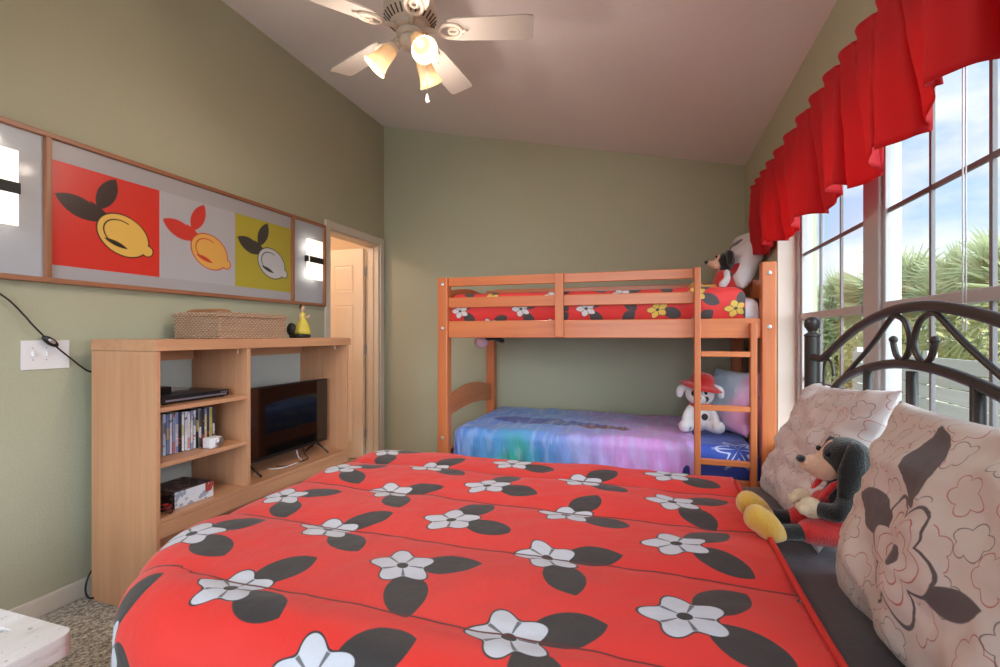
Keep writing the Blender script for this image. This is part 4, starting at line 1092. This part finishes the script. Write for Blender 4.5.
# ================================================================== OUTSIDE
struct(obj('ground_outside', bx(W + .25, 60, -30, 60, -1.3, -1.2), plain('ground_green', '8a8f62', .9, var=.25, nscale=2)))
def leaf_mat(name, c1, c2, tr=.45):
    m, nt, b = new_mat(name, .5); v, _ = coords(nt); n = noise(nt, v, 2.5, 3)
    col = mixc(nt, n, lin(c1), lin(c2)); nt.links.new(col, b.inputs['Base Color'])
    t = nt.nodes.new('ShaderNodeBsdfTranslucent'); nt.links.new(col, t.inputs[0]); mx = nt.nodes.new('ShaderNodeMixShader'); mx.inputs[0].default_value = tr
    out = [q for q in nt.nodes if q.type == 'OUTPUT_MATERIAL'][0]
    nt.links.new(b.outputs[0], mx.inputs[1]); nt.links.new(t.outputs[0], mx.inputs[2]); nt.links.new(mx.outputs[0], out.inputs[0]); return m
L_PALM = leaf_mat('palm_leaf', 'b4ba8e', 'd4d2ac'); L_BUSH = leaf_mat('shrub_leaf', 'b9b880', 'dcd29c'); L_DARK = leaf_mat('tree_leaf', 'a3af84', 'c0c698')
M_TRUNK = plain('palm_trunk', '7d6a55', .9, var=.3, nscale=8, bstr=.8, bscale=20, bdist=.03)
rng = random.Random(11)
def fan_frond(bm, base, dirv, plen, flen):
    d = dirv.normalized(); side = d.cross(Vector((0, 0, 1))).normalized(); up = side.cross(d)
    tip = base + d * plen
    w = .012
    a = [base - side * w, base + side * w, tip + side * w, tip - side * w]; bm.faces.new([bm.verts.new(p) for p in a])
    nb = 20; roll = rng.uniform(-.9, .9); side = side * math.cos(roll) + up * math.sin(roll); up = side.cross(d)
    for k in range(nb):
        an = (k / (nb - 1) - .5) * R(190); L = flen * (1 - .2 * abs(an) / R(95)) * rng.uniform(.85, 1.08)
        bd = (d * math.cos(an) + side * math.sin(an)).normalized(); bs = bd.cross(up).normalized() * .017 * flen / .8
        mid = tip + bd * L * .5 + up * .03; end = tip + bd * L + Vector((0, 0, -.10 * L))
        v = [bm.verts.new(p) for p in (tip - bs * .4, tip + bs * .4, mid + bs, end, mid - bs)]
        bm.faces.new(v)
def palm(x, y, h, s, label, n=60):
    t = thing('fan_palm', label, 'palm tree', (x, y, -1.2), 'fan palms outside the window')
    tr = tube(BM(), [(x, y, -1.2), (x + .05, y, (h - 1.2) / 2), (x, y, h)], [.16, .13, .12], 12); obj('trunk', tr, M_TRUNK, t, smooth=True)
    bm = BM()
    for k in range(n):
        az = rng.uniform(0, 2 * PI); el = rng.uniform(-.5, 1.4)
        fan_frond(bm, Vector((x, y, h)), Vector((math.cos(az) * math.cos(el), math.sin(az) * math.cos(el), math.sin(el))), rng.uniform(.55, .95) * s, rng.uniform(.65, .9) * s)
    obj('crown', bm, L_PALM, t)
def shrub(x, y, z0, r, hgt, label, mat_, n=1500, leaf=.10, trunk=True):
    t = thing('leafy_shrub' if not trunk else 'leafy_tree', label, 'shrub' if not trunk else 'tree', (x, y, -1.2), 'green planting outside the window')
    bm = BM()
    for k in range(7):
        az = rng.uniform(0, 6.28); tube(bm, [(x, y, -1.2), (x + .2 * math.cos(az) * r, y + .2 * math.sin(az) * r, z0), (x + .6 * r * math.cos(az), y + .6 * r * math.sin(az), z0 + hgt * .6)], [.05, .035, .012], 6)
    obj('stems', bm, M_TRUNK, t)
    bm = BM()
    cl = [(rng.uniform(-1, 1), rng.uniform(-1, 1), rng.uniform(-.2, 1)) for _ in range(16)]
    for k in range(n):
        c = cl[k % 16]; v = Vector((rng.gauss(0, 1), rng.gauss(0, 1), rng.gauss(0, 1))).normalized() * rng.uniform(.5, 1) * .45
        p = Vector((x + (c[0] * .7 + v.x) * r, y + (c[1] * .7 + v.y) * r, z0 + (c[2] * .75 + v.z * .6) * hgt))
        d = Vector((rng.gauss(0, 1), rng.gauss(0, 1), rng.gauss(.2, .6))).normalized(); sd = d.orthogonal().normalized(); L = leaf * rng.uniform(.7, 1.4)
        bm.faces.new([bm.verts.new(q) for q in (p, p + d * L * .5 + sd * L * .22, p + d * L, p + d * L * .5 - sd * L * .22)])
    obj('foliage', bm, mat_, t)
palm(8.1, 13.3, 1.65, 1.1, 'fan palm seen just right of the thick white window mullion')
palm(8.4, 11.7, 1.6, 1.0, 'fan palm right behind the blind cords, between two other palms')
palm(8.3, 9.9, 1.6, 1.0, 'nearest fan palm, cut off by the right edge of the photo')
palm(8.1, 16.6, 1.5, 1.1, 'fan palm seen through the narrower window unit beside the bunk')
shrub(6.5, 13.9, 1.0, .55, 1.9, 'slender green tree in the window unit nearest the bunk bed', L_DARK, 1500, .16)
shrub(7.3, 15.0, .2, 1.5, 1.5, 'low yellow-green shrub behind the headboard post, seen through far window', L_BUSH, 3000, .14, False)
shrub(8.2, 11.8, .1, 1.7, 1.5, 'wide yellow-green shrub above the plank screen, under the palms', L_BUSH, 3500, .14, False)
shrub(8.6, 9.0, .2, 1.6, 1.5, 'yellow-green shrub under the palm at the right edge of the photo', L_BUSH, 3500, .14, False)
# plank deck screen outside
dk_ = thing('plank_screen', 'weathered grey plank screen of the deck outside the window', 'deck screen', (W + 2.4, 4.0, -1.2))
M_PLANK = wood('grey_plank', 'cdc4b8', 'e0d8cc', 1, .8, 0, 0, 12)
bm = BM()
for k in range(13): box(bm, W + 2.4, W + 2.43, .5, 9.0, -1.2 + k * .165, -1.2 + k * .165 + .15)
obj('planks', bm, M_PLANK, dk_)
for y in (.6, 2.7, 4.8, 6.9, 8.9): obj('screen_post', bx(W + 2.431, W + 2.53, y, y + .1, -1.2, 1.0), M_PLANK, dk_)

# ================================================================== LIGHT, WORLD, CAMERA
w = bpy.data.worlds.new('sky'); SC.world = w; w.use_nodes = True; nt = w.node_tree
bg = nt.nodes['Background']
tc = nt.nodes.new('ShaderNodeTexCoord'); sp_ = nt.nodes.new('ShaderNodeSeparateXYZ'); nt.links.new(tc.outputs['Generated'], sp_.inputs[0])
z = E(nt, sp_.outputs[2])
sky = ramp(nt, z.max(0.0), [(0, 'e6eef8'), (.15, 'c3daf6'), (.45, '8fbcf0'), (1, '6aa2ea')])
cn = noise(nt, tc.outputs['Generated'], 3.2, 7, (1, 1, 2.0), .55)
cl = (.50 - cn).soft(.09)
sky = mixc(nt, cl, sky, lin('fdfcfb'))
sky = mixc(nt, z.lt(-.02), sky, lin('9a9a86'))
nt.links.new(sky, bg.inputs[0]); bg.inputs[1].default_value = .58
s = bpy.data.lights.new('sun', 'SUN'); s.energy = 7.2; s.angle = R(110); s.color = (.80, .93, 1.0)
so = bpy.data.objects.new('sun', s); COL.objects.link(so)
so.rotation_euler = Vector((-.68, .66, -.24)).to_track_quat('-Z', 'Y').to_euler()
l = bpy.data.lights.new('hall_lamp', 'POINT'); l.energy = 10; l.color = (1, .76, .60); l.shadow_soft_size = .12
lo = bpy.data.objects.new('hall_lamp', l); COL.objects.link(lo); lo.location = (-.75, 3.1, 2.3)

cam = bpy.data.cameras.new('camera'); co = bpy.data.objects.new('camera', cam); COL.objects.link(co)
cam.sensor_width = 36; cam.lens = 475 / 1000 * 36; cam.shift_y = 1.5 / 1000; cam.clip_start = .02
co.location = CAM; co.rotation_euler = (R(90), 0, R(17.63)); SC.camera = co
SC.view_settings.view_transform = 'Standard'; SC.view_settings.look = 'None'; SC.view_settings.gamma = 1; SC.view_settings.exposure = 1.22
SC.view_settings.use_curve_mapping = False
SC.cycles.use_denoising = True
SC.cycles.max_bounces = 10; SC.cycles.diffuse_bounces = 5; SC.cycles.transparent_max_bounces = 16
SC.cycles.sample_clamp_indirect = 6
